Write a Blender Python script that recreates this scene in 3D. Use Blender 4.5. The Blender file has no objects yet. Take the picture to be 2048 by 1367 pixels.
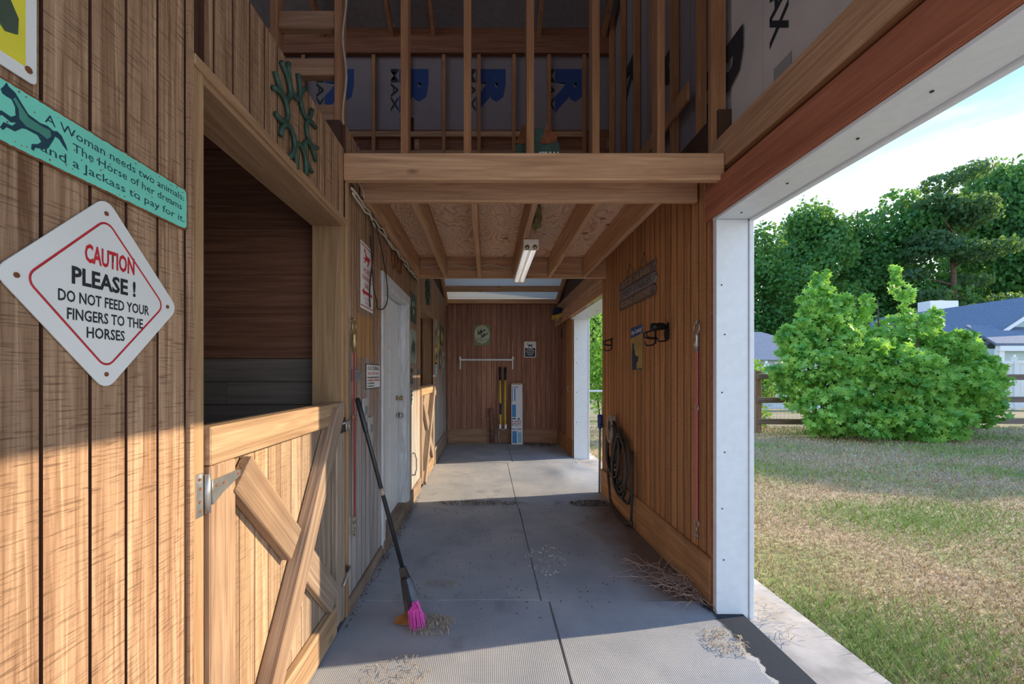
import bpy, bmesh, math, random
import numpy as np
from mathutils import Vector, Matrix
random.seed(7); RNG = np.random.default_rng(7)
S = bpy.context.scene; C = S.collection

# ---------------------------------------------------------------- camera
F = 840.0; H = 1.407                       # focal length in pixels of a 2048 wide frame, eye height
cam = bpy.data.cameras.new('camera'); cam.sensor_width = 36; cam.lens = F/2048*36
cam.shift_x = (1024-974)/2048; cam.shift_y = (748-683.5)/2048; cam.clip_end = 500
co = bpy.data.objects.new('camera', cam); C.objects.link(co)
co.location = (0, 0, H); co.rotation_euler = (math.pi/2, 0, 0); S.camera = co

# ---------------------------------------------------------------- sky, sun, exposure
W = bpy.data.worlds.new('sky'); S.world = W; W.use_nodes = True
nt = W.node_tree; N = nt.nodes; L = nt.links; N.clear()
out = N.new('ShaderNodeOutputWorld'); bg = N.new('ShaderNodeBackground')
tc = N.new('ShaderNodeTexCoord'); sep = N.new('ShaderNodeSeparateXYZ'); ramp = N.new('ShaderNodeValToRGB')
L.new(tc.outputs['Generated'], sep.inputs[0]); L.new(sep.outputs['Z'], ramp.inputs[0])
cr = ramp.color_ramp; cr.elements[0].position = 0.0; cr.elements[0].color = (.56, .60, .63, 1)
cr.elements[1].position = 1.0; cr.elements[1].color = (.075, .19, .44, 1)
e = cr.elements.new(.26); e.color = (.40, .47, .53, 1); e = cr.elements.new(.46); e.color = (.085, .22, .42, 1)
mp = N.new('ShaderNodeMapping'); mp.inputs['Scale'].default_value = (1.6, 1.6, 6.5); mp.inputs['Rotation'].default_value = (0, .12, .6)
nz = N.new('ShaderNodeTexNoise'); nz.inputs['Scale'].default_value = 1.5; nz.inputs['Detail'].default_value = 7
L.new(tc.outputs['Generated'], mp.inputs[0]); L.new(mp.outputs[0], nz.inputs['Vector'])
r2 = N.new('ShaderNodeValToRGB'); r2.color_ramp.elements[0].position = .52; r2.color_ramp.elements[1].position = .80
L.new(nz.outputs['Fac'], r2.inputs[0])
mx = N.new('ShaderNodeMix'); mx.data_type = 'RGBA'; mx.inputs['B'].default_value = (.62, .63, .65, 1)
L.new(r2.outputs[0], mx.inputs['Factor']); L.new(ramp.outputs[0], mx.inputs['A']); L.new(mx.outputs['Result'], bg.inputs['Color'])
bg.inputs['Strength'].default_value = 1.0; L.new(bg.outputs[0], out.inputs[0])
SUNDIR = Vector((-2.37, -.45, -1.04))
sl = bpy.data.lights.new('sun', 'SUN'); sl.energy = 2.05; sl.angle = math.radians(.6); sl.color = (1, .82, .58)
so = bpy.data.objects.new('sun', sl); C.objects.link(so); so.rotation_euler = SUNDIR.to_track_quat('-Z', 'Y').to_euler(); so.location = (20, 6, 12)
vs = S.view_settings; vs.view_transform = 'Standard'; vs.look = 'None'; vs.gamma = 1; vs.use_curve_mapping = False; vs.exposure = 1.82
S.cycles.max_bounces = 16; S.cycles.diffuse_bounces = 8

# ---------------------------------------------------------------- materials
def nodes(name):
    m = bpy.data.materials.new(name); m.use_nodes = True
    return m, m.node_tree.nodes, m.node_tree.links, m.node_tree.nodes['Principled BSDF']
def rgba(c): return (c[0], c[1], c[2], 1)
def mixn(N, L, fac, a, b, mode='MIX'):
    x = N.new('ShaderNodeMix'); x.data_type = 'RGBA'; x.blend_type = mode
    for k, v in (('Factor', fac), ('A', a), ('B', b)):
        if isinstance(v, bpy.types.NodeSocket): L.new(v, x.inputs[k])
        elif isinstance(v, (tuple, list)): x.inputs[k].default_value = rgba(v)
        else: x.inputs[k].default_value = v
    return x.outputs['Result']
def mathn(N, L, op, a, b=0.0, c=None, clamp=False):
    x = N.new('ShaderNodeMath'); x.operation = op; x.use_clamp = clamp
    for i, v in enumerate((a, b) if c is None else (a, b, c)):
        if isinstance(v, bpy.types.NodeSocket): L.new(v, x.inputs[i])
        else: x.inputs[i].default_value = v
    return x.outputs[0]
def rampn(N, L, src, stops):
    r = N.new('ShaderNodeValToRGB'); el = r.color_ramp.elements
    for i, (p, c) in enumerate(stops):
        q = el[i] if i < 2 else el.new(p)
        q.position = p; q.color = rgba(c) if isinstance(c, (tuple, list)) else (c, c, c, 1)
    L.new(src, r.inputs[0]); return r.outputs[0]
def noisen(N, L, vec, scale, detail=4, dist=0.0, rough=.5):
    n = N.new('ShaderNodeTexNoise'); n.inputs['Scale'].default_value = scale; n.inputs['Detail'].default_value = detail
    n.inputs['Distortion'].default_value = dist; n.inputs['Roughness'].default_value = rough
    if vec is not None: L.new(vec, n.inputs['Vector'])
    return n.outputs['Fac']
def mapn(N, L, vec, scale, loc=(0, 0, 0)):
    m = N.new('ShaderNodeMapping'); m.inputs['Scale'].default_value = scale; m.inputs['Location'].default_value = loc
    L.new(vec, m.inputs[0]); return m.outputs[0]
def bumpn(N, L, b, h, strength=.3, dist=.01):
    x = N.new('ShaderNodeBump'); x.inputs['Strength'].default_value = strength; x.inputs['Distance'].default_value = dist
    L.new(h, x.inputs['Height']); L.new(x.outputs[0], b.inputs['Normal'])
def plain(name, col, rough=.6, metal=0.0, var=.12, bump=0.0, bs=60, emit=0.0):
    m, N, L, b = nodes(name)
    t = N.new('ShaderNodeTexCoord'); f = noisen(N, L, t.outputs['Object'], bs*.4, 5)
    c = rampn(N, L, f, [(.3, tuple(v*(1-var) for v in col)), (.7, tuple(min(1, v*(1+var)) for v in col))])
    L.new(c, b.inputs['Base Color']); b.inputs['Roughness'].default_value = rough; b.inputs['Metallic'].default_value = metal
    if bump: bumpn(N, L, b, noisen(N, L, t.outputs['Object'], bs, 3), bump, .004)
    return m
def wood(name, dark, light, axis='z', across=26., along=1.3, bump=.35, saw=0.0, weather=0, rough=.75, rvar=.3, knots=0.0, dirt=0.0, patch=False):
    m, N, L, b = nodes(name)
    t = N.new('ShaderNodeTexCoord'); oi = N.new('ShaderNodeObjectInfo')
    r = mathn(N, L, 'MULTIPLY', oi.outputs['Random'], 43.0)
    cmb = N.new('ShaderNodeCombineXYZ')
    for i in range(3): L.new(r, cmb.inputs[i])
    va = N.new('ShaderNodeVectorMath'); va.operation = 'ADD'; L.new(t.outputs['Object'], va.inputs[0]); L.new(cmb.outputs[0], va.inputs[1])
    v = va.outputs[0]; k = 'xyz'.index(axis)
    sc = [across]*3; sc[k] = along
    g = noisen(N, L, mapn(N, L, v, sc), 1.0, 5, 1.2, .6)
    col = rampn(N, L, g, [(.30, dark), (.55, tuple((a+c)/2 for a, c in zip(dark, light))), (.72, light)])
    big = noisen(N, L, v, 2.3, 3)
    col = mixn(N, L, mathn(N, L, 'MULTIPLY', rampn(N, L, big, [(.4, 0.0), (.75, 1.0)]), .5), col, tuple(c*.45 for c in dark), 'MIX') if dirt else col
    hgt = g
    if saw:
        s2 = [14.0]*3; s2[k] = 240.
        sw = noisen(N, L, mapn(N, L, v, s2), 1.0, 3, .35, .6)
        swm = rampn(N, L, sw, [(.32, 0.0), (.46, 1.0)])
        col = mixn(N, L, mathn(N, L, 'MULTIPLY', mathn(N, L, 'SUBTRACT', 1.0, swm), saw), col, tuple(c*.4 for c in dark))
        hgt = mathn(N, L, 'ADD', g, mathn(N, L, 'MULTIPLY', swm, .8))
    if knots:
        vo = N.new('ShaderNodeTexVoronoi'); vo.inputs['Scale'].default_value = 1.0
        s3 = [5.0]*3; s3[k] = 2.2; L.new(mapn(N, L, v, s3), vo.inputs['Vector'])
        kn = rampn(N, L, vo.outputs['Distance'], [(.05, 1.0), (.11, 0.0)])
        col = mixn(N, L, mathn(N, L, 'MULTIPLY', kn, knots), col, tuple(c*.3 for c in dark))
    geo = N.new('ShaderNodeNewGeometry'); ps = N.new('ShaderNodeSeparateXYZ'); L.new(geo.outputs['Position'], ps.inputs[0])
    if weather:                                     # silvery weathering of the older boards low on the wall
        wn = noisen(N, L, mapn(N, L, geo.outputs['Position'], (9, 9, 1.5)), 1.0, 5, .5)
        hz = mathn(N, L, 'ADD', mathn(N, L, 'SUBTRACT', 1.75, ps.outputs['Z']), mathn(N, L, 'MULTIPLY', mathn(N, L, 'SUBTRACT', wn, .5), 2.2))
        wy = mathn(N, L, 'MULTIPLY', mathn(N, L, 'SUBTRACT', ps.outputs['Y'], 1.75 if weather == 1 else 1.55), 1.6, clamp=True)
        fac = mathn(N, L, 'MULTIPLY', mathn(N, L, 'MULTIPLY', hz, 1.1, clamp=True), wy)
        grey = rampn(N, L, g, [(.3, (.24, .23, .235)), (.7, (.64, .62, .61))] if weather == 1 else [(.3, (.15, .115, .09)), (.7, (.44, .36, .29))])
        col = mixn(N, L, mathn(N, L, 'MULTIPLY', fac, .82), col, grey)
    if patch:                                       # square where a board used to hang, unfaded
        y1 = mathn(N, L, 'COMPARE', ps.outputs['Y'], 2.83, .195); z1 = mathn(N, L, 'COMPARE', ps.outputs['Z'], 1.655, .14)
        pg = rampn(N, L, g, [(.3, (.42, .20, .06)), (.7, (.60, .33, .13))])
        col = mixn(N, L, mathn(N, L, 'MULTIPLY', mathn(N, L, 'MULTIPLY', y1, z1), .8), col, pg)
    hs = N.new('ShaderNodeHueSaturation'); L.new(col, hs.inputs['Color'])
    L.new(mathn(N, L, 'ADD', mathn(N, L, 'MULTIPLY', oi.outputs['Random'], rvar), 1-rvar/2), hs.inputs['Value'])
    L.new(hs.outputs[0], b.inputs['Base Color']); b.inputs['Roughness'].default_value = rough
    b.inputs['Specular IOR Level'].default_value = .25
    bumpn(N, L, b, hgt, bump, .006)
    return m
M = {}
M['plank_l'] = wood('left wall siding', (.20, .10, .052), (.64, .42, .265), saw=.6, across=55, along=1.6, weather=1, patch=True, knots=.3)
M['plank_r'] = wood('right wall siding', (.33, .14, .055), (.66, .34, .15), saw=.4, across=50)
M['plank_b'] = wood('back wall siding', (.27, .125, .085), (.52, .29, .20), saw=.2, across=30)
M['door_plank'] = wood('stall door boards', (.29, .165, .09), (.62, .43, .27), weather=2, saw=.4, across=45)
M['door_frame_x'] = wood('stall door timber x', (.24, .14, .085), (.52, .36, .235), axis='x', dirt=1, weather=2, across=40, knots=.5)
M['door_frame_z'] = wood('stall door timber z', (.24, .14, .085), (.52, .36, .235), axis='z', dirt=1, weather=2, across=40, knots=.5)
M['door_frame_y'] = wood('stall door timber y', (.28, .16, .09), (.60, .42, .25), axis='y', knots=.5)
M['jamb_z'] = wood('jamb pine', (.32, .185, .095), (.58, .38, .21), axis='z', knots=.6)
M['jamb_y'] = wood('header pine', (.30, .17, .09), (.52, .33, .19), axis='y', knots=.4)
M['beam_x'] = wood('beam fir x', (.36, .20, .11), (.66, .42, .25), axis='x', knots=.7)
M['beam_y'] = wood('beam fir y', (.36, .19, .10), (.66, .40, .23), axis='y', knots=.6)
M['red_y'] = wood('red header y', (.27, .085, .045), (.46, .18, .10), axis='y')
M['stud_z'] = wood('stud fir z', (.34, .16, .075), (.56, .30, .15), axis='z', knots=.5)
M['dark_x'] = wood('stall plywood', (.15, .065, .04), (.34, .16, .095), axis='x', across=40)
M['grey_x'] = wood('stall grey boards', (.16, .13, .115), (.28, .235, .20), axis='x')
M['base_r'] = wood('baseboard y', (.34, .16, .07), (.60, .33, .15), axis='y', knots=.5, dirt=1)
M['base_x'] = wood('baseboard x', (.27, .15, .095), (.46, .29, .19), axis='x', knots=.4)
M['base_l'] = wood('left baseboard', (.22, .15, .11), (.42, .31, .23), axis='y', dirt=1)
M['groove'] = plain('dark groove edge', (.10, .035, .018), .85)  # darker colour for the board edges along the grooves
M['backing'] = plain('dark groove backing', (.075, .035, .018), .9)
M['ext'] = plain('exterior siding', (.72, .73, .74), .6)
M['white'] = plain('white painted metal', (.72, .76, .80), .4, var=.04)
M['white_door'] = plain('white door paint', (.84, .87, .90), .45, var=.05)
M['white_trim'] = wood('peeling white trim', (.48, .48, .49), (.86, .88, .90), across=30, along=3, rvar=.05)
M['roof_metal'] = plain('white roof sheet', (.62, .62, .58), .5, var=.06)
M['loft_roof'] = plain('grey loft roof lining', (.25, .24, .25), .8)
M['foam_loft_dim'] = plain('foam facing darkened for loft shade', (.27, .24, .26), .8, var=.06, bs=12)  # same foam, darkened so the loft's dimness sits in the colour
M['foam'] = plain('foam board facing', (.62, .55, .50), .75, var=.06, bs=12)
M['print_blue'] = plain('blue print', (.025, .07, .25), .7)
M['print_black'] = plain('black print', (.02, .022, .025), .7)
M['navy'] = plain('navy print', (.02, .045, .09), .6)
M['red_print'] = plain('red print', (.55, .02, .03), .6)
M['white_print'] = plain('white print', (.85, .85, .85), .6, var=.03)
M['sign_white'] = plain('white enamel sign', (.82, .83, .81), .4, var=.05, bs=8)
M['teal'] = plain('teal tin', (.20, .72, .56), .5, var=.08, bs=14)
M['teal_dk'] = plain('dark teal print', (.012, .055, .085), .6)
M['teal_md'] = plain('mid teal print', (.07, .28, .21), .6)
M['rust'] = plain('rust', (.22, .075, .03), .85, var=.35, bs=80)
M['rust_pipe'] = plain('rusted pipe', (.20, .10, .085), .8, var=.3, bs=40)
M['yellow_sign'] = plain('yellow enamel', (.80, .72, .06), .5, var=.12, bs=10)
M['green_pt'] = plain('green paint', (.22, .42, .05), .5, var=.3)
M['shoe_green'] = plain('green horseshoe paint', (.035, .085, .065), .5, var=.3, bump=.3)
M['iron'] = plain('black iron', (.012, .012, .013), .45, .4)
M['dark_iron'] = plain('dark iron', (.07, .05, .04), .6, .5, var=.3)
M['steel'] = plain('zinc steel', (.48, .48, .47), .38, .85, var=.15)
M['brass'] = plain('old brass', (.42, .33, .16), .4, .8)
M['red_web'] = plain('red nylon web', (.33, .045, .035), .8, bump=.4, bs=250)
M['pink_web'] = plain('faded pink web', (.62, .17, .18), .8, bump=.4, bs=250)
M['black_pl'] = plain('black plastic', (.013, .016, .02), .35)
M['grey_pl'] = plain('grey plastic', (.16, .18, .21), .5)
M['magenta'] = plain('magenta bristles', (.72, .08, .42), .6, var=.25, bs=200)
M['hose'] = plain('black rubber hose', (.035, .032, .03), .5, var=.3)
M['hanger'] = plain('weathered tan plastic', (.36, .29, .23), .6)
M['blue_pl'] = plain('blue plastic', (.02, .06, .28), .4)
M['pole_grey'] = plain('grey pole', (.38, .36, .34), .5, .3)
M['yellow_pl'] = plain('yellow fibreglass', (.70, .54, .06), .45)
M['box_blue'] = plain('carton blue', (.03, .22, .55), .5)
M['box_white'] = plain('carton white', (.68, .73, .82), .5, var=.04)
M['card'] = plain('cardboard', (.42, .27, .16), .8)
M['cable_w'] = plain('cream cable', (.62, .54, .42), .5)
M['cable_b'] = plain('dark cable', (.04, .025, .02), .5)
M['tube_w'] = plain('lamp glass', (.85, .87, .88), .2, var=.02)
_tb = M['tube_w'].node_tree.nodes['Principled BSDF']; _tb.inputs['Emission Color'].default_value = (1, .97, .92, 1); _tb.inputs['Emission Strength'].default_value = .12
M['fixture'] = plain('lamp housing enamel', (.72, .66, .58), .45, var=.08)
M['nest'] = plain('mud nest', (.16, .13, .05), .95, var=.5, bump=1, bs=50)
M['plate'] = plain('grey wall plate', (.20, .21, .21), .5)
M['plate_l'] = plain('ivory wall plate', (.45, .43, .40), .5)
M['sign_wood'] = wood('sign board', (.09, .06, .055), (.20, .15, .14), axis='x', rvar=.4)
M['sign_wood2'] = wood('grey sign board', (.15, .13, .135), (.28, .25, .26), axis='x')
M['carved'] = plain('carved lettering', (.36, .26, .15), .7)
M['carved2'] = plain('grey carved lettering', (.05, .045, .055), .7)
M['poster_y'] = plain('faded mustard poster', (.40, .28, .09), .7, var=.25, bs=12)
M['art_green'] = plain('olive art border', (.25, .29, .15), .6, var=.15)
M['art_sky'] = plain('pale art oval', (.50, .58, .42), .6, var=.2, bs=8)
M['pic_dark'] = plain('dark green picture', (.06, .085, .06), .6, var=.5, bs=18)
M['pic_light'] = plain('pale picture', (.36, .40, .34), .6, var=.45, bs=18)
M['pic_blue'] = plain('light blue sign', (.22, .48, .66), .5)
M['pic_yel'] = plain('yellowed picture', (.50, .42, .16), .6, var=.4, bs=18)
M['cap_blue'] = plain('dark blue cloth', (.012, .02, .06), .9)
M['concrete'] = plain('concrete', (.44, .41, .39), .9, var=.25, bump=.5, bs=14)
M['straw'] = plain('straw', (.42, .34, .25), .9, var=.3)
M['twig'] = plain('dry twig', (.36, .25, .19), .9, var=.3)
M['leaf_dead'] = plain('dead leaf', (.34, .13, .03), .8, var=.4)
M['chips'] = plain('dark litter', (.10, .075, .06), .9, var=.5)
M['flecks'] = plain('pale litter', (.62, .58, .52), .8)
M['bark'] = plain('bark', (.10, .065, .045), .9, var=.4, bump=.8, bs=20)
M['fence_wood'] = wood('weathered rail', (.16, .11, .09), (.34, .26, .22), axis='x')
M['fence_post'] = wood('weathered post', (.18, .11, .075), (.36, .25, .18), axis='z')
M['vinyl'] = plain('white vinyl', (.80, .83, .86), .4, var=.03)
M['shingle'] = plain('grey shingles', (.14, .18, .25), .85, var=.2, bs=30)
M['siding'] = plain('pale green siding', (.48, .60, .60), .6, var=.04)
M['glass'] = plain('dark window glass', (.05, .06, .075), .08)
M['wire'] = plain('galvanised wire', (.35, .35, .35), .5, .6)
def leafmat(name, c1, c2):
    m, N, L, b = nodes(name); t = N.new('ShaderNodeTexCoord')
    col = rampn(N, L, noisen(N, L, t.outputs['Object'], 3.5, 4), [(.35, c1), (.65, c2)])
    L.new(col, b.inputs['Base Color']); b.inputs['Roughness'].default_value = .55
    tr = N.new('ShaderNodeBsdfTranslucent'); L.new(mixn(N, L, .4, col, (.5, .75, .05)), tr.inputs['Color'])
    ms = N.new('ShaderNodeMixShader'); ms.inputs[0].default_value = .42
    L.new(b.outputs[0], ms.inputs[1]); L.new(tr.outputs[0], ms.inputs[2]); L.new(ms.outputs[0], N['Material Output'].inputs[0])
    return m
def roofmat():                                      # white translucent roofing sheet
    m, N, L, b = nodes('translucent roof sheet'); b.inputs['Base Color'].default_value = (.72, .71, .67, 1); b.inputs['Roughness'].default_value = .5
    tr = N.new('ShaderNodeBsdfTranslucent'); tr.inputs['Color'].default_value = (.80, .79, .74, 1); ms = N.new('ShaderNodeMixShader'); ms.inputs[0].default_value = .45
    L.new(b.outputs[0], ms.inputs[1]); L.new(tr.outputs[0], ms.inputs[2]); L.new(ms.outputs[0], N['Material Output'].inputs[0]); return m
M['roof_metal'] = roofmat()
M['leaf_bush'] = leafmat('maple leaves', (.09, .34, .07), (.38, .68, .14))
M['leaf_tree'] = leafmat('oak foliage', (.03, .13, .045), (.075, .26, .06))
M['leaf_pine'] = leafmat('pine foliage', (.025, .085, .05), (.055, .15, .075))
M['leaf_shrub'] = leafmat('hedge foliage', (.12, .34, .04), (.30, .52, .10))
def mat_mat():
    m, N, L, b = nodes('rubber mat')
    g = N.new('ShaderNodeNewGeometry'); P = g.outputs['Position']; s = N.new('ShaderNodeSeparateXYZ'); L.new(P, s.inputs[0])
    v = N.new('ShaderNodeTexVoronoi'); v.inputs['Scale'].default_value = 1; v.inputs['Randomness'].default_value = 0
    L.new(mapn(N, L, P, (105, 105, 0)), v.inputs['Vector'])
    dots = rampn(N, L, v.outputs['Distance'], [(.25, 1.0), (.45, 0.0)])
    d1 = noisen(N, L, P, 2.2, 6, .3); d2 = noisen(N, L, P, 14, 5)
    dust = rampn(N, L, d1, [(.30, (.38, .41, .46)), (.52, (.50, .52, .56)), (.72, (.62, .62, .62))])
    dust = mixn(N, L, mathn(N, L, 'MULTIPLY', d2, .35), dust, (.30, .30, .32))
    col = mixn(N, L, mathn(N, L, 'MULTIPLY', mathn(N, L, 'SUBTRACT', 1.0, dots), .45), dust, (.17, .17, .18))
    # rain-washed black rubber along the open side, with the tide line of dust
    n3 = noisen(N, L, P, 9, 5)
    xx = mathn(N, L, 'ADD', s.outputs['X'], mathn(N, L, 'MULTIPLY', mathn(N, L, 'SUBTRACT', n3, .5), .16))
    near = mathn(N, L, 'LESS_THAN', s.outputs['Y'], 2.62)
    wet = mathn(N, L, 'MULTIPLY', mathn(N, L, 'MULTIPLY', mathn(N, L, 'SUBTRACT', xx, 1.30), 30, clamp=True), near)
    col = mixn(N, L, wet, col, (.028, .036, .05))
    tide = mathn(N, L, 'MULTIPLY', mathn(N, L, 'COMPARE', xx, 1.315, .010), mathn(N, L, 'LESS_THAN', s.outputs['Y'], 2.2))
    col = mixn(N, L, mathn(N, L, 'MULTIPLY', tide, .8), col, (.6, .58, .55))
    # dark stains and brown soil tracked along the right-hand wall
    st = rampn(N, L, noisen(N, L, P, 3.1, 5, .4), [(.60, 0.0), (.72, 1.0)])
    col = mixn(N, L, mathn(N, L, 'MULTIPLY', st, .4), col, (.14, .145, .17))
    so1 = mathn(N, L, 'MULTIPLY', mathn(N, L, 'SUBTRACT', mathn(N, L, 'ADD', s.outputs['X'], mathn(N, L, 'MULTIPLY', d1, .8)), 1.30), 3.0, clamp=True)
    so2 = mathn(N, L, 'COMPARE', s.outputs['Y'], 3.55, .95)
    col = mixn(N, L, mathn(N, L, 'MULTIPLY', mathn(N, L, 'MULTIPLY', so1, so2), .85), col, (.15, .075, .035))
    L.new(col, b.inputs['Base Color']); b.inputs['Roughness'].default_value = .8; b.inputs['Specular IOR Level'].default_value = .3
    bumpn(N, L, b, dots, .5, .004)
    return m
M['mat'] = mat_mat()
def ply():
    m, N, L, b = nodes('ceiling plywood'); g = N.new('ShaderNodeNewGeometry'); P = g.outputs['Position']
    q = noisen(N, L, mapn(N, L, P, (3.2, 1.2, 1)), 1.3, 2, .6)
    w = mathn(N, L, 'FRACT', mathn(N, L, 'MULTIPLY', q, 17))
    col = rampn(N, L, w, [(.0, (.42, .24, .14)), (.45, (.72, .50, .34)), (1.0, (.60, .38, .24))])
    big = rampn(N, L, noisen(N, L, P, 2.0, 4), [(.5, 0.0), (.8, 1.0)])
    col = mixn(N, L, mathn(N, L, 'MULTIPLY', big, .5), col, (.62, .52, .45))
    vo = N.new('ShaderNodeTexVoronoi'); vo.inputs['Scale'].default_value = 3.2; L.new(P, vo.inputs['Vector'])
    col = mixn(N, L, rampn(N, L, vo.outputs['Distance'], [(.07, .85), (.13, 0.0)]), col, (.12, .055, .025))
    L.new(col, b.inputs['Base Color']); b.inputs['Roughness'].default_value = .8
    return m
M['ply'] = ply()
def lawn_mat():
    m, N, L, b = nodes('patchy lawn'); g = N.new('ShaderNodeNewGeometry'); P = g.outputs['Position']
    a = noisen(N, L, P, 1.1, 6, .3); c = noisen(N, L, P, 22, 5, .4)
    col = rampn(N, L, a, [(.36, (.27, .31, .11)), (.5, (.48, .39, .22)), (.66, (.50, .36, .24))])
    col = mixn(N, L, rampn(N, L, c, [(.35, .75), (.6, 0.0)]), col, (.12, .10, .05))
    L.new(col, b.inputs['Base Color']); b.inputs['Roughness'].default_value = .95; bumpn(N, L, b, c, .8, .03)
    return m
M['lawn'] = lawn_mat()

# ---------------------------------------------------------------- builders
def meshd(name, v, f, smooth=False):
    me = bpy.data.meshes.new(name); me.from_pydata([tuple(p) for p in v], [], f)
    if smooth:
        for p in me.polygons: p.use_smooth = True
    return me
def link(name, data, mat=None, parent=None, loc=(0, 0, 0), rot=None, scale=None):
    o = bpy.data.objects.new(name, data)
    if data is not None and mat is not None and len(data.materials) == 0: data.materials.append(mat)
    o.parent = parent; o.location = loc
    if rot is not None:
        if isinstance(rot, Matrix): o.rotation_euler = rot.to_euler()
        else: o.rotation_euler = rot
    if scale is not None: o.scale = scale
    C.objects.link(o); return o
def tag(o, label=None, cat=None, group=None, kind=None):
    if label: o['label'] = label
    if cat: o['category'] = cat
    if group: o['group'] = group
    if kind: o['kind'] = kind
    return o
def thing(name, label, cat, loc=(0, 0, 0), rot=None, group=None):
    return tag(link(name, None, loc=loc, rot=rot), label, cat, group)
def struct(name, label=None): return tag(link(name, None), label, None, None, 'structure')
_bx = {}
def box_mesh(sx, sy, sz, bev=0.0):
    k = (round(sx, 5), round(sy, 5), round(sz, 5), bev)
    bm = bmesh.new(); bmesh.ops.create_cube(bm, size=1); bmesh.ops.scale(bm, vec=(sx, sy, sz), verts=bm.verts)
    if bev: bmesh.ops.bevel(bm, geom=list(bm.edges), offset=bev, segments=1, affect='EDGES')
    me = bpy.data.meshes.new('box'); bm.to_mesh(me); bm.free(); return me
def box(name, x0, x1, y0, y1, z0, z1, mat, parent=None, bev=0.0, share=True):
    """axis-aligned box whose object origin is its centre; like-sized boxes of a material share a mesh"""
    k = (round(x1-x0, 4), round(y1-y0, 4), round(z1-z0, 4), bev, mat.name)
    if k not in _bx or not share: _bx[k] = box_mesh(x1-x0, y1-y0, z1-z0, bev)
    return link(name, _bx[k], mat, parent, ((x0+x1)/2, (y0+y1)/2, (z0+z1)/2))
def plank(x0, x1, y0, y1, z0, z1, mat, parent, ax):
    """a siding board; the edges that form the grooves get a darker material"""
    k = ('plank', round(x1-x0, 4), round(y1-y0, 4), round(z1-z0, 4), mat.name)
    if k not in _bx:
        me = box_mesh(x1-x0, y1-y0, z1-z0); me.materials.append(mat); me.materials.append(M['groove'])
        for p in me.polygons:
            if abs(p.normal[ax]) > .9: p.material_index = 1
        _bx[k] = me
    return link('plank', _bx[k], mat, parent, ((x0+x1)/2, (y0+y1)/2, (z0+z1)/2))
def tube(pts, r, n=6, closed=False, flat=1.0):
    pts = [Vector(p) for p in pts]; m = len(pts); v = []; f = []; up = None
    for i, p in enumerate(pts):
        a = pts[(i-1) % m] if (closed or i) else p; c = pts[(i+1) % m] if (closed or i < m-1) else p
        t = (c-a).normalized()
        if up is None:
            up = Vector((0, 0, 1)) if abs(t.z) < .9 else Vector((1, 0, 0))
        up = (up - t*up.dot(t)).normalized(); s = t.cross(up); rr = r[i] if isinstance(r, (list, tuple)) else r
        for k in range(n):
            an = 2*math.pi*k/n; v.append(p + up*math.cos(an)*rr*flat + s*math.sin(an)*rr)
    for i in range(m if closed else m-1):
        j = (i+1) % m
        for k in range(n): f.append((i*n+k, i*n+(k+1) % n, j*n+(k+1) % n, j*n+k))
    if not closed: f += [tuple(range(n))[::-1], tuple(range((m-1)*n, m*n))]
    return v, f
def tubeo(name, pts, r, mat, parent=None, n=6, closed=False, loc=(0, 0, 0), rot=None, flat=1.0):
    v, f = tube(pts, r, n, closed, flat); return link(name, meshd(name, v, f, True), mat, parent, loc, rot)
def arc(cx, cy, r, a0, a1, n, ry=None):
    return [(cx+r*math.cos(a0+(a1-a0)*i/n), cy+(ry or r)*math.sin(a0+(a1-a0)*i/n)) for i in range(n+1)]
def prism(name, poly, z0, z1, mat, parent, loc=(0, 0, 0), rot=None):
    """extruded outline in local xy"""
    bm = bmesh.new(); vs = [bm.verts.new((x, y, z0)) for x, y in poly]; fc = bm.faces.new(vs)
    if fc.normal.z > 0: pass
    r = bmesh.ops.extrude_face_region(bm, geom=[fc]); bmesh.ops.translate(bm, vec=(0, 0, z1-z0), verts=[g for g in r['geom'] if isinstance(g, bmesh.types.BMVert)])
    bmesh.ops.recalc_face_normals(bm, faces=bm.faces); me = bpy.data.meshes.new(name); bm.to_mesh(me); bm.free()
    return link(name, me, mat, parent, loc, rot)
def rrect(w, h, r, n=4):
    p = []
    for cx, cy, a in ((w/2-r, h/2-r, 0), (-w/2+r, h/2-r, 1), (-w/2+r, -h/2+r, 2), (w/2-r, -h/2+r, 3)):
        p += arc(cx, cy, r, a*math.pi/2, (a+1)*math.pi/2, n)
    return p
def text(s, u, v, h, mat, parent, width=None, z=.0, ang=0.0, bold=0.0, align='CENTER', name='lettering', shear=0.0):
    """flat printed lettering, cap height h, centred (or left-aligned) at local u, v"""
    cu = bpy.data.curves.new('t', 'FONT'); cu.body = s; cu.size = 1; cu.align_x = align; cu.resolution_u = 2; cu.offset = bold; cu.shear = shear
    to = bpy.data.objects.new('t', cu); me = bpy.data.meshes.new_from_object(to); bpy.data.objects.remove(to); bpy.data.curves.remove(cu)
    xs = [p.co.x for p in me.vertices]; w = max(xs)-min(xs) if xs else 1
    k = h/.70; kx = width/w if width else k
    for p in me.vertices: p.co = (p.co.x*kx, p.co.y*k, 0)
    me.name = name
    return link(name, me, mat, parent, (u, v, z), (0, 0, ang))
def scribble(u0, u1, v, h, mat, parent, z, name='lettering'):
    """a line of print too small to read in the photograph: letter-sized marks"""
    vv = []; ff = []; u = u0
    while u < u1-h*.3:
        w = h*random.choice((.35, .5, .6, .45)); b = len(vv)
        vv += [(u, v, z), (min(u+w, u1), v, z), (min(u+w, u1), v+h, z), (u, v+h, z)]; ff.append((b, b+1, b+2, b+3))
        u += w + h*random.choice((.2, .2, .25, .7))
    return link(name, meshd(name, vv, ff), mat, parent)
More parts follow.
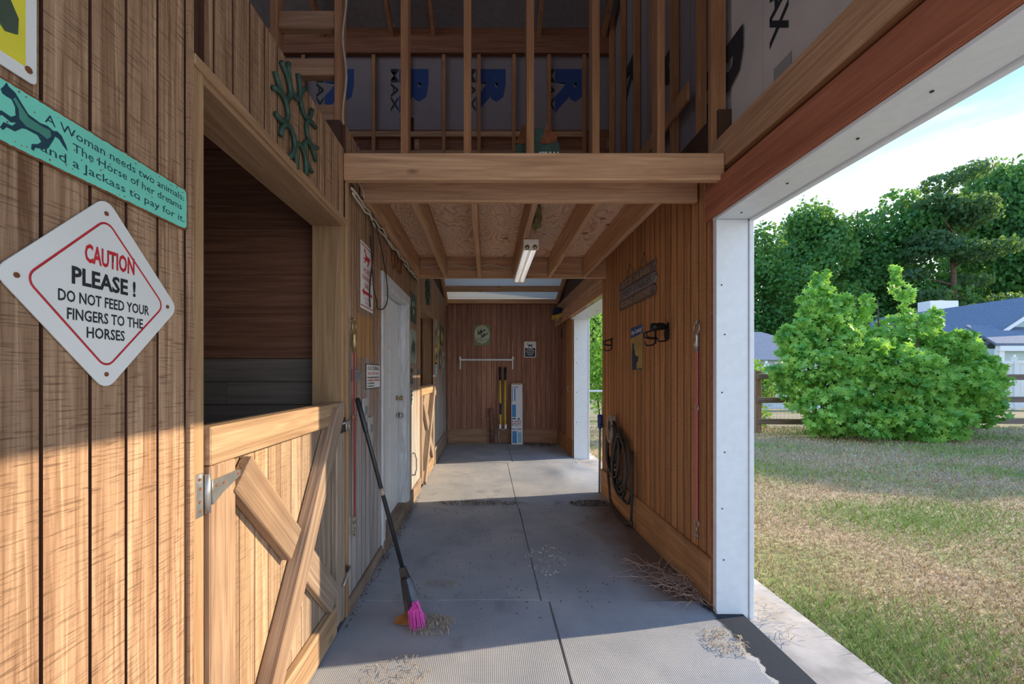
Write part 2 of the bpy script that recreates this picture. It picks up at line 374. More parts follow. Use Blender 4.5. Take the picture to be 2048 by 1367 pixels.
RL = Matrix(((0, 0, 1), (1, 0, 0), (0, 1, 0)))            # local x,y,z -> world +Y,+Z,+X : things on the left wall
RR = Matrix(((0, 0, -1), (-1, 0, 0), (0, 1, 0)))          # things on the right wall
RB = Matrix(((1, 0, 0), (0, 0, -1), (0, 1, 0)))           # things on the back wall
XL = -.823; XR = 1.375; XF = 1.46; YB = 8.63

# ================================================================ FLOOR
fl = struct('floor')
box('concrete_slab', -4.4, 1.50, -.5, 9.0, -.14, -.012, M['concrete'], fl)
def mat_thing(x0, x1, y0, y1, label, z=0.0, warp=0.0):
    nx, ny = 24, 30; v = []; f = []
    for j in range(ny+1):
        for i in range(nx+1):
            x = x0+(x1-x0)*i/nx; y = y0+(y1-y0)*j/ny; zz = z + .003*math.sin(x*5+y*3)
            if warp:
                zz += warp*math.exp(-(((x-1.05)/.22)**2+((y-5.9)/.45)**2)) + .5*warp*math.exp(-(((x-1.35)/.15)**2+((y-6.3)/.3)**2))
                if x > 1.2 and y > 5.0: x += .10*math.sin((y-5)*2.2)*(x-1.2)/.2
            v.append((x, y, zz))
    n0 = len(v); W1 = nx+1
    for j in range(ny):
        for i in range(nx): f.append((j*W1+i, j*W1+i+1, (j+1)*W1+i+1, (j+1)*W1+i))
    ring = [i for i in range(W1)] + [j*W1+nx for j in range(1, ny+1)] + [ny*W1+i for i in range(nx-1, -1, -1)] + [j*W1 for j in range(ny-1, 0, -1)]
    for k in ring: v.append((v[k][0], v[k][1], -.011))
    m = len(ring)
    for k in range(m): f.append((ring[k], n0+k, n0+(k+1) % m, ring[(k+1) % m]))
    cx, cy = (x0+x1)/2, (y0+y1)/2
    o = link('floor_mat', meshd('floor_mat', [(a-cx, b-cy, c) for a, b, c in v], f), M['mat'], None, (cx, cy, 0))
    tag(o, label, 'mat', 'rubber floor mats'); return o
mat_thing(-.815, .378, .80, 2.610, 'sunlit grey rubber mat under the broom bristles at the front')
mat_thing(.392, 1.50, .80, 2.612, 'front rubber mat with a rain-washed black edge by the white post')
mat_thing(-.815, .330, 2.618, 4.435, 'shaded grey rubber mat in front of the white door', .002)
mat_thing(.342, 1.352, 2.620, 4.432, 'rubber mat stained brown below the coiled hose')
mat_thing(-.815, .318, 4.445, 6.64, 'dusty rubber mat in the sun band before the far stall door', .004)
mat_thing(.326, 1.46, 4.445, 6.70, 'buckled rubber mat in the side doorway with a raised ridge', .006, .055)
mat_thing(-.79, .40, 6.655, 8.58, 'rubber mat by the back wall below the white rack', .008)
mat_thing(.412, 1.44, 6.72, 8.58, 'rubber mat by the back wall in front of the long carton', .002)

# ================================================================ LEFT WALL
wl = struct('wall_left')
def zranges(y):
    top = 2.70 if y < 2.41 else 2.86
    if 1.215 < y < 2.385: return [(2.27, top)]
    if 3.30 < y < 4.36: return [(2.15, top)]
    if 5.16 < y < 6.46: return [(2.27, top)]
    return [(.012, top)]
gy = [.30, .395, .49, .585, .68, .775, .8707, .9575, 1.049, 1.1445]
y = 1.2215
ys = gy[:]
p = 1.264
while p < 2.40: ys.append(p); p += .0962
far = [2.447 + .1016*i for i in range(63)]
edges = []
for a, b in zip(gy[:-1], gy[1:]): edges.append((a, b))
top = [1.219] + [1.264+.0962*i for i in range(12)] + [2.415]
for a, b in zip(top[:-1], top[1:]): edges.append((a, b))
for a, b in zip([2.44]+far[1:], far[1:]+[YB]):
    if b <= YB+.01 and a < YB-.02: edges.append((a, min(b, YB)))
for a, b in edges:
    for z0, z1 in zranges((a+b)/2):
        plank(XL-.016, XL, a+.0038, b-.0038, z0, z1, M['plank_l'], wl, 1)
# solid core behind the boards (with openings)
for y0, y1, z0, z1 in ((.30, 1.180, -.01, 2.70), (1.18, 2.385, 2.27, 2.70), (2.40, 3.30, -.01, 2.86), (3.30, 4.36, 2.15, 2.86), (4.36, 5.16, -.01, 2.86), (5.16, 6.46, 2.27, 2.86), (6.475, YB, -.01, 2.86)):
    box('sheathing', XL-.17, XL-.0165, y0, y1, z0, z1, M['backing'], wl)
box('corner_batten', XL, XL+.012, 1.1475, 1.162, .0, 2.70, M['plank_l'], wl)
# jambs and header of the near stall opening
box('jamb', XL-.171, XL+.004, 1.172, 1.2165, .0, 2.30, M['jamb_z'], wl, .003)
box('jamb', XL-.172, XL+.003, 2.385, 2.425, .0, 2.27, M['jamb_z'], wl, .003)
box('header_board', XL-.172, XL+.002, 1.2165, 2.43, 2.248, 2.272, M['jamb_y'], wl, .002)
box('header_lip', XL, XL+.014, 1.165, 2.425, 2.268, 2.30, M['jamb_y'], wl, .003)
box('corner_board', XL-.0, XL+.014, 2.428, 2.462, .0, 2.66, M['jamb_z'], wl, .002)
# far stall opening
box('jamb', XL-.171, XL+.004, 5.118, 5.16, .0, 2.27, M['jamb_z'], wl, .003)
box('jamb', XL-.171, XL+.004, 6.46, 6.50, .0, 2.27, M['jamb_z'], wl, .003)
box('header_board', XL-.171, XL+.002, 5.16, 6.46, 2.25, 2.272, M['jamb_y'], wl, .002)
bl = struct('baseboard_left')
box('board', XL, XL+.022, 6.50, YB, .0, .287, M['base_l'], bl, .003)
box('board', XL, XL+.022, 4.42, 5.11, .0, .15, M['base_l'], bl, .003)
box('board', XL, XL+.020, 2.465, 3.24, .0, .085, M['base_l'], bl, .003)

# stall interior behind the near opening
ws = struct('wall_stall')
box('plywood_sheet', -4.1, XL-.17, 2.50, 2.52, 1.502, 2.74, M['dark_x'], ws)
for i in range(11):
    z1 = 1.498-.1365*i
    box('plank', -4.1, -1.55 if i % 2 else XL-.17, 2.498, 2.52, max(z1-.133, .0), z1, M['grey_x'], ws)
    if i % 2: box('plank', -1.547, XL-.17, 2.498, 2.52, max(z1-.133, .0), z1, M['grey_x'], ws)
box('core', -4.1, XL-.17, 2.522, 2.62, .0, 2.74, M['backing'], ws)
box('outer_boards', -4.22, -4.1, .2, YB+.1, -.1, 5.3, M['dark_x'], ws)
box('front_boards', -4.1, XL-.17, .2, .29, -.1, 5.0, M['dark_x'], ws)
wt = struct('wall_tack')
box('plywood_sheet', -4.1, XL-.17, 6.52, 6.55, .0, 2.80, M['dark_x'], wt)
box('plywood_sheet', -4.1, XL-.17, 4.95, 5.0, .0, 2.80, M['dark_x'], wt)

def stall_door(name, y0, y1, label, hinges=True):
    """lower half of a Dutch door: boards, rails, stiles, a crossed brace"""
    d = struct(name, label); z0, z1 = .045, 1.253; xf = XL-.004
    w = .0965; n = round((y1-y0-.02)/w); w = (y1-y0-.02)/n
    for i in range(n):
        box('plank', xf-.030, xf-.012, y0+.01+i*w+.002, y0+.01+(i+1)*w-.002, z0+.01, z1-.01, M['door_plank'], d)
    box('door_back', xf-.05, xf-.031, y0+.01, y1-.01, z0+.01, z1-.01, M['backing'], d)
    box('stile', xf-.011, xf+.022, y0, y0+.125, z0, z1-.115, M['door_frame_z'], d, .004)
    box('stile', xf-.011, xf+.022, y1-.125, y1, z0, z1-.002, M['door_frame_z'], d, .004)
    box('top_rail', xf-.011, xf+.024, y0, y1-.127, z1-.113, z1, M['door_frame_y'], d, .004)
    box('top_cap', xf-.05, xf-.0115, y0, y1, z1-.012, z1, M['door_frame_y'], d, .002)
    box('bottom_rail', xf-.011, xf+.024, y0+.127, y1-.127, z0-.03, z0+.125, M['door_frame_y'], d, .004)
    # diagonals in the door plane
    a = Vector((y0+.13, z1-.14)); b = Vector((y1-.14, z0+.155)); c = Vector((y1-.15, z1-.05)); e2 = Vector((y0+.17, z0-.02))
    def brace(p, q, wd, x0, x1, nm):
        dv = q-p; ln = dv.length; an = math.atan2(dv.y, dv.x); mid = (p+q)/2
        me = box_mesh(ln, wd, x1-x0, .005)
        link(nm, me, M['door_frame_x'], d, ((x0+x1)/2, mid.x, mid.y), RL @ Matrix.Rotation(an, 3, 'Z'))
    X = (a+b)/2; dv = (b-a).normalized()
    brace(a+dv*.04, X-dv*.055, .135, xf-.010, xf+.032, 'brace')
    brace(X+dv*.055, b-dv*.03, .135, xf-.010, xf+.028, 'brace')
    brace(c, e2, .10, xf-.010, xf+.055, 'brace')
    # latch at the far edge: bolt plate, bolt and hook
    l = link('latch', None, parent=d, loc=(xf+.024, y1-.03, 1.125), rot=RL)
    link('latch_plate', box_mesh(.075, .085, .006, .002), M['dark_iron'], l, (-.02, 0, .003))
    tubeo('bolt', [(-.05, .012, .014), (.045, .012, .014), (.055, .03, .018)], .007, M['steel'], l)
    tubeo('hasp', [(.02+.025*math.cos(t), -.01+.03*math.sin(t), .016) for t in [i*.7 for i in range(9)]], .005, M['steel'], l, closed=True)
    h = link('hook', None, parent=d, loc=(xf+.024, y1-.01, .265), rot=RL)
    tubeo('hook_bar', [(-.05, -.03, .01), (-.02, -.01, .012), (.01, .02, .02), (.04, .045, .02), (.055, .03, .012)], .006, M['steel'], h)
    link('hook_eye', box_mesh(.03, .03, .008, .002), M['dark_iron'], h, (.03, .03, .004))
    if hinges:
        g = link('strap_hinge', None, parent=d, loc=(xf+.024, y0-.002, 1.062), rot=RL)
        link('hinge_leaf', box_mesh(.030, .125, .005, .001), M['steel'], g, (-.025, 0, -.016))
        tubeo('hinge_pin', [(-.001, -.056, -.008), (-.001, .056, -.008)], .009, M['steel'], g, 10)
        prism('hinge_strap', [(.006, -.035), (.05, -.012), (.125, .014), (.14, .02), (.14, .034), (.125, .04), (.006, .036)], .0, .005, M['steel'], g)
        for u, v in ((-.026, .045), (-.022, .018), (-.026, -.018), (-.022, -.045)):
            prism('screw', arc(u, v, .0045, 0, 6.0, 7), -.0145, -.0115, M['rust'], g)
        for u, v in ((.02, .018), (.055, .017), (.128, .027)):
            prism('screw', arc(u, v, .0045, 0, 6.0, 7), .005, .007, M['rust'], g)
    return d
stall_door('door_1', 1.222, 2.380, 'timber half door with a crossed brace, near stall')
stall_door('door_3', 5.166, 6.452, 'pale timber half door with a crossed brace, far stall', False)

# white door with peeling frame
d2 = struct('door_2', 'white panelled door in a peeling white frame')
box('door_leaf', -.945, -.905, 3.38, 4.28, .10, 2.11, M['white_door'], d2, .002)
for z0, z1 in ((.25, .95), (1.10, 1.95)):
    for y0, y1 in ((3.50, 3.77), (3.89, 4.16)):
        box('door_panel', -.9055, -.9015, y0, y1, z0, z1, M['white_door'], d2, .0015)
box('frame_jamb', -.99, XL+.004, 3.315, 3.375, .09, 2.17, M['white_trim'], d2, .002)
box('frame_jamb', -.99, XL+.004, 4.29, 4.345, .09, 2.17, M['white_trim'], d2, .002)
box('frame_head', -.99, XL+.004, 3.375, 4.29, 2.12, 2.17, M['white_trim'], d2, .002)
box('casing', XL, XL+.018, 3.255, 3.335, .05, 2.20, M['white_trim'], d2, .003)
box('casing', XL, XL+.018, 4.325, 4.405, .02, 2.20, M['white_trim'], d2, .003)
box('casing_head', XL, XL+.020, 3.25, 4.41, 2.125, 2.21, M['white_trim'], d2, .003)
box('door_sill', -.99, XL+.03, 3.26, 4.40, .0, .098, M['base_l'], d2, .004)
box('dark_gap', -.95, -.93, 4.281, 4.289, .10, 2.12, M['black_pl'], d2)
k = link('door_knob', None, parent=d2, loc=(-.905, 4.20, 1.17), rot=RL)
tubeo('knob_ball', [(0, 0, 0), (0, 0, .02), (0, 0, .03), (0, 0, .045), (0, 0, .058), (0, 0, .062)], [.025, .012, .012, .026, .022, .004], M['brass'], k, 12)
k = link('padlock_hasp', None, parent=d2, loc=(-.905, 4.24, 1.0), rot=RL)
link('hasp_strap', box_mesh(.14, .04, .006, .001), M['steel'], k, (0, 0, .012)); link('padlock', box_mesh(.05, .05, .03, .006), M['steel'], k, (.02, -.01, .035))
for zz, ww in ((1.86, .12), (1.66, .2), (1.44, .14)):
    nte = link('note', box_mesh(.0015, ww, .05), M['white_print'], d2, (-.901, 3.85, zz))

wfr = struct('wall_front_added')  # unseen upper front wall, added to darken the loft
box('added_gable_boards', -4.22, 1.533, -.52, -.45, 3.15, 8.2, M['dark_x'], wfr)

# ================================================================ BACK WALL
wb = struct('wall_back')
x = XL; i = 0
while x < XF-.01:
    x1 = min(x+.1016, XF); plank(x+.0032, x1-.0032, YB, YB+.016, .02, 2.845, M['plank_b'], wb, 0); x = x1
box('sheathing', -1.3, 1.9, YB+.017, YB+.16, -.1, 2.95, M['backing'], wb)
bb = struct('baseboard_back'); box('board', XL+.024, XF-.02, YB-.024, YB-.001, .0, .287, M['base_x'], bb, .004)

# ================================================================ RIGHT WALL
wr = struct('wall_right')
y = 2.525
while y < 4.99:
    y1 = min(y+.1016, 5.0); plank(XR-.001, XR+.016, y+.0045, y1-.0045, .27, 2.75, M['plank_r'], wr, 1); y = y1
box('sheathing', XR+.017, 1.53, 2.525, 4.96, -.1, 3.0, M['backing'], wr)
box('exterior_skin', 1.531, 1.55, 2.50, 5.0, -.12, 3.2, M['ext'], wr)
box('end_board', XR-.003, 1.53, 4.962, 5.0, -.02, 2.5, M['jamb_z'], wr, .002)
box('corner_board', XR-.018, XR-.001, 2.503, 2.548, .0, 2.5, M['red_y'], wr, .002)
br = struct('baseboard_right'); box('board', XR-.024, XR-.002, 2.55, 4.99, -.01, .287, M['base_r'], br, .004)
# white clad post and soffit of the near doorway
t1 = struct('trim_1')
box('post_face', 1.345, 1.532, 2.462, 2.50, -.10, 2.315, M['white'], t1, .002)
box('corner_flange', 1.534, 1.560, 2.452, 2.56, -.10, 2.315, M['white'], t1, .002)
for z in (.32, .62, .95, 1.30, 1.64, 1.93): link('nail', box_mesh(.008, .006, .008, .002), M['dark_iron'], t1, (1.385+.01*math.sin(z*9), 2.460, z))
box('soffit', 1.343, 1.532, -.2, 2.50, 2.317, 2.335, M['white'], t1, .002)
box('soffit_lip', 1.534, 1.560, -.2, 2.56, 2.303, 2.62, M['white'], t1, .002)
for yy in (1.35, 1.62, 2.0, 2.36): link('nail', box_mesh(.010, .010, .006, .002), M['dark_iron'], t1, (1.43, yy, 2.315))
t2 = struct('trim_2')
box('post_face', 1.462, 1.70, 7.06, 7.09, -.10, 2.33, M['white'], t2, .002)
box('corner_flange', 1.70, 1.722, 7.05, 7.2, -.10, 2.33, M['white'], t2, .002)
box('soffit', 1.40, 1.722, 5.002, 7.06, 2.332, 2.352, M['white'], t2, .002)
for z in (.6, 1.1, 1.6, 2.0): link('nail', box_mesh(.012, .006, .012, .002), M['dark_iron'], t2, (1.505, 7.058, z))
for yy in (5.5, 6.1, 6.7): link('nail', box_mesh(.014, .014, .006, .002), M['dark_iron'], t2, (1.60, yy, 2.330))
# far right wall segment
wf = struct('wall_right_far')
y = 7.10
while y < YB-.01:
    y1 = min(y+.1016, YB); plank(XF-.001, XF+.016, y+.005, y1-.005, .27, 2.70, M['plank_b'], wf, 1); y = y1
box('sheathing', XF+.017, 1.69, 7.10, YB, -.1, 3.0, M['backing'], wf); box('exterior_skin', 1.70, 1.72, 7.2, YB+.2, -.1, 3.0, M['ext'], wf)
box('corner_post', XF-.022, XF-.002, 7.10, 7.62, .29, 2.62, M['stud_z'], wf, .003)
box('baseboard', XF-.022, XF-.002, 7.10, YB-.03, .0, .287, M['base_r'], wf, .003)
box('header', 1.36, 1.40, 5.0, 8.4, 2.36, 2.56, M['beam_y'], wf, .003)
box('ledger', 1.42, 1.46, 5.0, 8.6, 2.60, 2.80, M['beam_y'], wf, .003)
box('upper_boards', 1.47, 1.52, 4.9, YB, 2.56, 4.3, M['backing'], wf)
# header and upper wall over the near doorway
wu = struct('wall_upper_right')
box('door_header', 1.335, 1.376, -.2, 2.58, 2.336, 2.545, M['red_y'], wu, .003)
box('header_strip', 1.326, 1.334, -.2, 2.56, 2.338, 2.385, M['red_y'], wu, .002)
box('ledger', 1.362, 1.402, -.2, 2.56, 2.605, 2.80, M['beam_y'], wu, .004)
box('gap_board', 1.41, 1.45, -.2, 2.60, 2.50, 2.66, M['red_y'], wu)
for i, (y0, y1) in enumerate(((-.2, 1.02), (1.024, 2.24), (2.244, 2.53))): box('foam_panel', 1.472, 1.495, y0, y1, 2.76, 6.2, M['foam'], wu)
box('exterior_skin', 1.50, 1.533, -.2, 5.0, 2.34, 6.2, M['ext'], wu)
box('corner_stud', 1.36, 1.45, 2.545, 2.585, 2.70, 6.0, M['stud_z'], wu, .003)
box('corner_stud', 1.44, 1.47, 2.60, 2.64, 2.68, 6.0, M['stud_z'], wu, .003)
box('block', 1.41, 1.47, 2.535, 2.60, 2.58, 2.79, M['stud_z'], wu, .003)
fp = link('foam_print', None, parent=wu, loc=(1.4705, 2.15, 3.2), rot=RR)
text('RMAX', -.03, .16, .13, M['print_black'], fp, ang=-math.pi/2, bold=.03, align='CENTER')
for i in range(12): link('printed_line', box_mesh(.0045, .26, .0005), M['plate'], fp, (.0+.011*i, -.36, .0))
text('2.0', .03, -.62, .05, M['print_black'], fp, ang=-math.pi/2)
# receding stud wall of the loft on the right
wlr = struct('wall_loft_right')
for i in range(6): box('stud', 1.40, 1.455, 2.78+.40*i, 2.82+.40*i, 2.68, 6.0, M['stud_z'], wlr)
for i in range(6):
    pn = box('foam_panel', 1.462, 1.495, 2.62+.40*i, 3.01+.40*i, 2.66, 6.0, M['foam_loft_dim'], wlr)
    if i % 2 == 0:
        q = link('foam_print', None, parent=wlr, loc=(1.461, 2.83+.4*i, 3.25+.3*i), rot=RR); text('R', 0, 0, .42, M['print_black'], q, ang=-math.pi/2, bold=.04)
box('brace', 1.38, 1.40, 2.9, 4.8, 3.30, 3.42, M['stud_z'], wlr)

# ================================================================ LOFT, BEAMS, CEILING
ce = struct('ceiling')
box('front_beam', XL+.002, 1.358, 2.40, 2.445, 2.518, 2.672, M['beam_x'], ce, .004)
box('rim_beam', XL+.006, XR-.02, 2.70, 2.742, 2.518, 2.665, M['beam_x'], ce, .004)
box('sill_plate', -4.0, 1.40, 2.655, 2.755, 2.668, 2.70, M['beam_x'], ce, .003)
box('rear_beam', XL+.006, XR+.02, 4.85, 4.892, 2.518, 2.752, M['beam_x'], ce, .004)
for i, xx in enumerate((-.79, -.478, -.088, .315, .722, 1.118)):
    box('joist', xx-.02, xx+.02, 2.744, 4.848, 2.522, 2.750, M['beam_y'], ce, .003)
    if i: box('joist_hanger', xx-.0235, xx-.0205, 4.79, 4.848, 2.53, 2.70, M['steel'], ce); box('joist_hanger', xx+.0205, xx+.0235, 4.79, 4.848, 2.53, 2.70, M['steel'], ce)
box('plywood_sheet', XL-.17, .722, 2.72, 4.90, 2.752, 2.772, M['ply'], ce); box('plywood_sheet', .724, 1.47, 2.72, 4.90, 2.752, 2.772, M['ply'], ce)
box('loft_deck', -4.1, XL-.171, .29, 4.9, 2.745, 2.77, M['dark_x'], ce)
wsd = struct('wall_loft_front')
for xx in (-1.36, -.948, -.527, -.125, .276, .694, 1.109):
    box('stud', xx-.024, xx+.024, 2.675, 2.762, 2.702, 6.2, M['stud_z'], wsd, .002)
for zz in (3.68, 3.375, 3.08): box('blocking', -1.336, -.972, 2.69, 2.745, zz-.055, zz+.055, M['beam_x'], wsd, .003)
for xx in (-1.78, -2.2): box('stud', xx-.022, xx+.022, 2.68, 2.76, 2.702, 6.2, M['stud_z'], wsd)
wlb = struct('wall_loft_back')
SX = [-3.35+.407*i for i in range(12)]
for xx in SX: box('stud', xx-.02, xx+.02, 4.86, 4.90, 2.775, 5.12, M['stud_z'], wlb)
for a, b in zip(SX[:-1], SX[1:]): box('foam_panel', a+.001, b-.001, 4.902, 4.93, 4.26, 5.14, M['foam_loft_dim'], wlb); box('sheathing_panel', a+.001, b-.001, 4.902, 4.93, 2.775, 4.258, M['dark_x'], wlb); box('blocking', a+.021, b-.021, 4.865, 4.90, 4.16, 4.22, M['beam_x'], wlb); box('blocking', a+.021, b-.021, 4.865, 4.90, 3.97, 4.0, M['beam_x'], wlb)
box('foam_panel', 1.13, 1.47, 4.902, 4.93, 4.26, 5.14, M['foam_loft_dim'], wlb); box('foam_panel', -4.1, -3.36, 4.902, 4.93, 4.26, 5.14, M['foam_loft_dim'], wlb); box('sheathing_panel', 1.13, 1.47, 4.902, 4.93, 2.775, 4.258, M['dark_x'], wlb)
box('top_plate', -4.1, 1.47, 4.84, 4.90, 5.11, 5.40, M['dark_x'], wlb)
for xc in (-2.7, -1.80, -.90, -.0, .92):
    q = link('foam_print', None, parent=wlb, loc=(xc-.04 if xc < -1 else xc-.07+.21*(xc > -.5)*0, 4.9015, 4.73), rot=RB)
    text('R', -.03, .25, .30, M['print_blue'], q, width=.52, ang=-math.pi/2, bold=.06, align='LEFT'); text('MAX', -.15, .25, .085, M['print_black'], q, width=.50, ang=-math.pi/2, bold=.02, align='LEFT')
# roofs
rf = struct('roof')
def slab(name, x0, x1, y0, z0, y1, z1, th, mat, parent):
    v = [(x0, y0, z0), (x1, y0, z0), (x1, y1, z1), (x0, y1, z1)]; v += [(a, b, c+th) for a, b, c in v]
    return link(name, meshd(name, v, [(3, 2, 1, 0), (4, 5, 6, 7), (0, 1, 5, 4), (1, 2, 6, 5), (2, 3, 7, 6), (3, 0, 4, 7)]), mat, parent)
slab('roof_lining', -4.3, 1.7, .1, 7.9, 5.1, 5.32, .06, M['loft_roof'], rf)
for xx in (-1.9, -1.1, -.62, .6, 1.35): slab('rafter', xx-.02, xx+.02, .1, 7.72, 4.85, 5.28, .14, M['stud_z'], rf)
for i in range(9):
    y1 = 8.98-.45*i; y0 = y1-.448; zf = lambda q: 2.93+.333*(YB-q)
    slab('roof_sheet', -1.4, 2.0, y0, zf(y0), y1, zf(y1), .02, M['roof_metal'], rf)
for yy in (8.08, 7.1, 6.0): box('purlin', XL-.1, XF+.05, yy, yy+.042, zf(yy)-.115, zf(yy)-.006, M['beam_x'], rf, .003)
box('eave_plate', XL+.01, XF-.05, 8.55, 8.62, 2.852, 2.935, M['beam_x'], rf, .003)
slab('rafter', XL-.02, XL+.03, 4.9, zf(4.9)-.14, 8.55, zf(8.55)-.14, .12, M['beam_y'], rf); slab('rafter', XF-.06, XF-.01, 4.9, zf(4.9)-.14, 8.55, zf(8.55)-.14, .12, M['beam_y'], rf)
box('side_fill', XL-.19, XL-.03, 4.9, YB, 2.86, 4.4, M['backing'], rf)

# ================================================================ SIGNS
def sign(name, label, y, z, wall='L', off=.004, cat='sign', group=None):
    R = {'L': RL, 'R': RR, 'B': RB}[wall]
    loc = {'L': (XL+off, y, z), 'R': (XR-.001-off, y, z), 'B': (y, YB-off, z)}[wall]
    return thing(name, label, cat, loc, R, group)
# caution diamond
s = sign('caution_sign', 'white diamond caution sign with red border and black lettering', .900, 1.579)
q = [(a*.7071-b*.7071, a*.7071+b*.7071) for a, b in rrect(.294, .294, .026, 5)]
prism('plate', q, 0, .003, M['sign_white'], s)
ring = [(a*.7071-b*.7071, a*.7071+b*.7071, .0035) for a, b in rrect(.226, .226, .022, 5)]
tubeo('border', ring, .0022, M['red_print'], s, 4, True, flat=.35)
text('CAUTION', .012, .058, .036, M['red_print'], s, width=.120, z=.0036, bold=.03)
text('PLEASE !', .0, .008, .033, M['print_black'], s, width=.150, z=.0036, bold=.032)
text('DO NOT FEED YOUR', .005, -.030, .022, M['print_black'], s, width=.215, z=.0036, bold=.018)
text('FINGERS TO THE', .005, -.064, .022, M['print_black'], s, width=.180, z=.0036, bold=.018)
text('HORSES', .0, -.097, .022, M['print_black'], s, width=.090, z=.0036, bold=.018)
for u, v in ((0, .172), (0, -.172), (.172, 0), (-.172, 0)): prism('screw', arc(u, v, .005, 0, 6.0, 8), .003, .0045, M['rust'], s)
# teal tin sign
s = sign('tin_sign', 'long rusty teal tin sign with galloping horse and dark lettering', .885, 1.852)
random.seed(3)
def ragged(w, h, r, amp, n):
    p = rrect(w, h, r, 3); o = []
    for i in range(len(p)):
        a, b = p[i], p[(i+1) % len(p)]; dd = math.dist(a, b); m = max(1, int(dd/ .006))
        for j in range(m): t = j/m; o.append((a[0]+(b[0]-a[0])*t+random.uniform(-amp, amp), a[1]+(b[1]-a[1])*t+random.uniform(-amp, amp)))
    return o
prism('rust_edge', rrect(.520, .112, .012, 4), 0, .002, M['rust'], s); prism('plate', ragged(.512, .104, .012, .0009, 4), .002, .003, M['teal'], s)
for t_, u, v, w in (('A Woman needs two animals.', .068, .021, .355), ('The Horse of her dreams', .090, -.006, .295), ('and a Jackass to pay for it.', .065, -.036, .365)):
    text(t_, u, v, .017, M['teal_dk'], s, width=w, z=.0035)
def horse_poly(s_=1.0):
    """generic galloping horse outline, facing left, body about 1 wide"""
    return [(x*s_, y*s_) for x, y in [(-.50, .30), (-.46, .36), (-.42, .44), (-.39, .40), (-.30, .37), (-.20, .26), (-.10, .16), (.08, .13), (.20, .15), (.30, .12), (.36, .15), (.44, .12), (.52, .0), (.55, -.08), (.47, -.03), (.40, .04), (.33, .05), (.30, -.02), (.25, -.12), (.21, -.20), (.10, -.26), (.0, -.29), (-.02, -.35), (-.06, -.34), (-.05, -.26), (.05, -.21), (.10, -.15), (.04, -.08), (-.14, -.08), (-.20, -.10), (-.30, -.20), (-.42, -.20), (-.47, -.27), (-.51, -.25), (-.46, -.15), (-.34, -.14), (-.28, -.06), (-.36, -.10), (-.48, -.06), (-.56, -.12), (-.59, -.08), (-.49, .0), (-.36, -.02), (-.29, .04), (-.30, .16), (-.35, .24), (-.42, .24), (-.48, .25)]]
hs = prism('horse_silhouette', [(a*.107, b*.118) for a, b in horse_poly()], .003, .0036, M['teal_dk'], s, (-.127, -.002, 0))
prism('horse_body', [(x*.107, y*.118) for x, y in [(-.30, .30), (-.20, .20), (-.10, .11), (.10, .09), (.24, .10), (.26, .02), (.20, -.06), (.06, -.03), (-.14, -.04), (-.24, .02), (-.25, .16), (-.33, .26)]], .0036, .004, M['teal_md'], s, (-.127, -.002, 0))
for i in range(70): u, v = random.uniform(-.24, .25), random.uniform(-.048, .048); r = random.uniform(.0006, .0022); prism('rust_spot', [(u+r*random.uniform(.6, 1.4)*math.cos(k), v+r*random.uniform(.6, 1.4)*math.sin(k)) for k in (0, 1.2, 2.5, 3.8, 5.0)], .003, .0034, M['rust'], s)
# yellow sign in the corner
s = sign('yellow_sign', 'yellow sign with white border and green painted head, cut off by frame', .575, 2.20)
prism('plate', rrect(.372, .545, .008, 2), 0, .003, M['sign_white'], s); prism('picture', rrect(.335, .50, .004, 2), .003, .0034, M['yellow_sign'], s)
prism('painted_head', [(-.10, .15), (.02, .16), (.07, .13), (.095, .075), (.125, .03), (.155, -.02), (.153, -.05), (.135, -.058), (.10, -.03), (.05, .0), (0, .0), (-.1, .03)], .0034, .0038, M['green_pt'], s, (.0, -.155, 0))
prism('dark_muzzle', [(.105, .045), (.128, .03), (.156, -.02), (.155, -.048), (.135, -.058), (.11, -.03)], .0038, .0042, M['pic_dark'], s, (0, -.155, 0)); prism('screw', arc(.172, -.252, .006, 0, 6, 8), .003, .005, M['rust'], s)

# horse parking sign
s = sign('parking_sign', 'tall white sign with red horse, red arrow and red lettering above the pale patch', 2.862, 2.06)
prism('plate', rrect(.29, .44, .006, 2), 0, .003, M['sign_white'], s)
prism('red_line', [(-.145, .196), (.145, .196), (.145, .203), (-.145, .203)], .003, .0035, M['red_print'], s); prism('red_line', [(-.145, -.203), (.145, -.203), (.145, -.196), (-.145, -.196)], .003, .0035, M['red_print'], s)
prism('horse_silhouette', horse_poly(.15), .003, .0035, M['red_print'], s, (0, .125, 0))
for t_, v, w in (('HORSE', .025, .18), ('PARKING', -.025, .22), ('ONLY', -.075, .14)): text(t_, 0, v, .034, M['red_print'], s, width=w, z=.0036, bold=.015)
prism('arrow', [(-.12, -.105), (-.07, -.078), (-.07, -.094), (.12, -.094), (.12, -.116), (-.07, -.116), (-.07, -.132)], .003, .0035, M['red_print'], s)
text('ALL OTHERS', 0, -.155, .016, M['red_print'], s, z=.0036, width=.15); text('WILL BE', 0, -.182, .016, M['red_print'], s, z=.0036, width=.11)
# corral sign
s = sign('corral_sign', 'small white corral sign with black and red lettering beside the white door', 3.02, 1.392)
prism('border_plate', rrect(.365, .172, .004, 2), 0, .003, M['print_black'], s); prism('plate', rrect(.355, .162, .004, 2), .003, .0034, M['sign_white'], s)
text('O. K. CORRAL', 0, .045, .026, M['print_black'], s, width=.30, z=.0038, bold=.03); text('FEED & LIVERY STABLE', 0, .012, .018, M['red_print'], s, width=.28, z=.0038, bold=.01)
for v, m_ in ((-.014, 'print_black'), (-.034, 'red_print'), (-.054, 'print_black'), (-.073, 'print_black')): scribble(-.155, .155 if v > -.05 else .02, v, .012, M[m_], s, .0038)
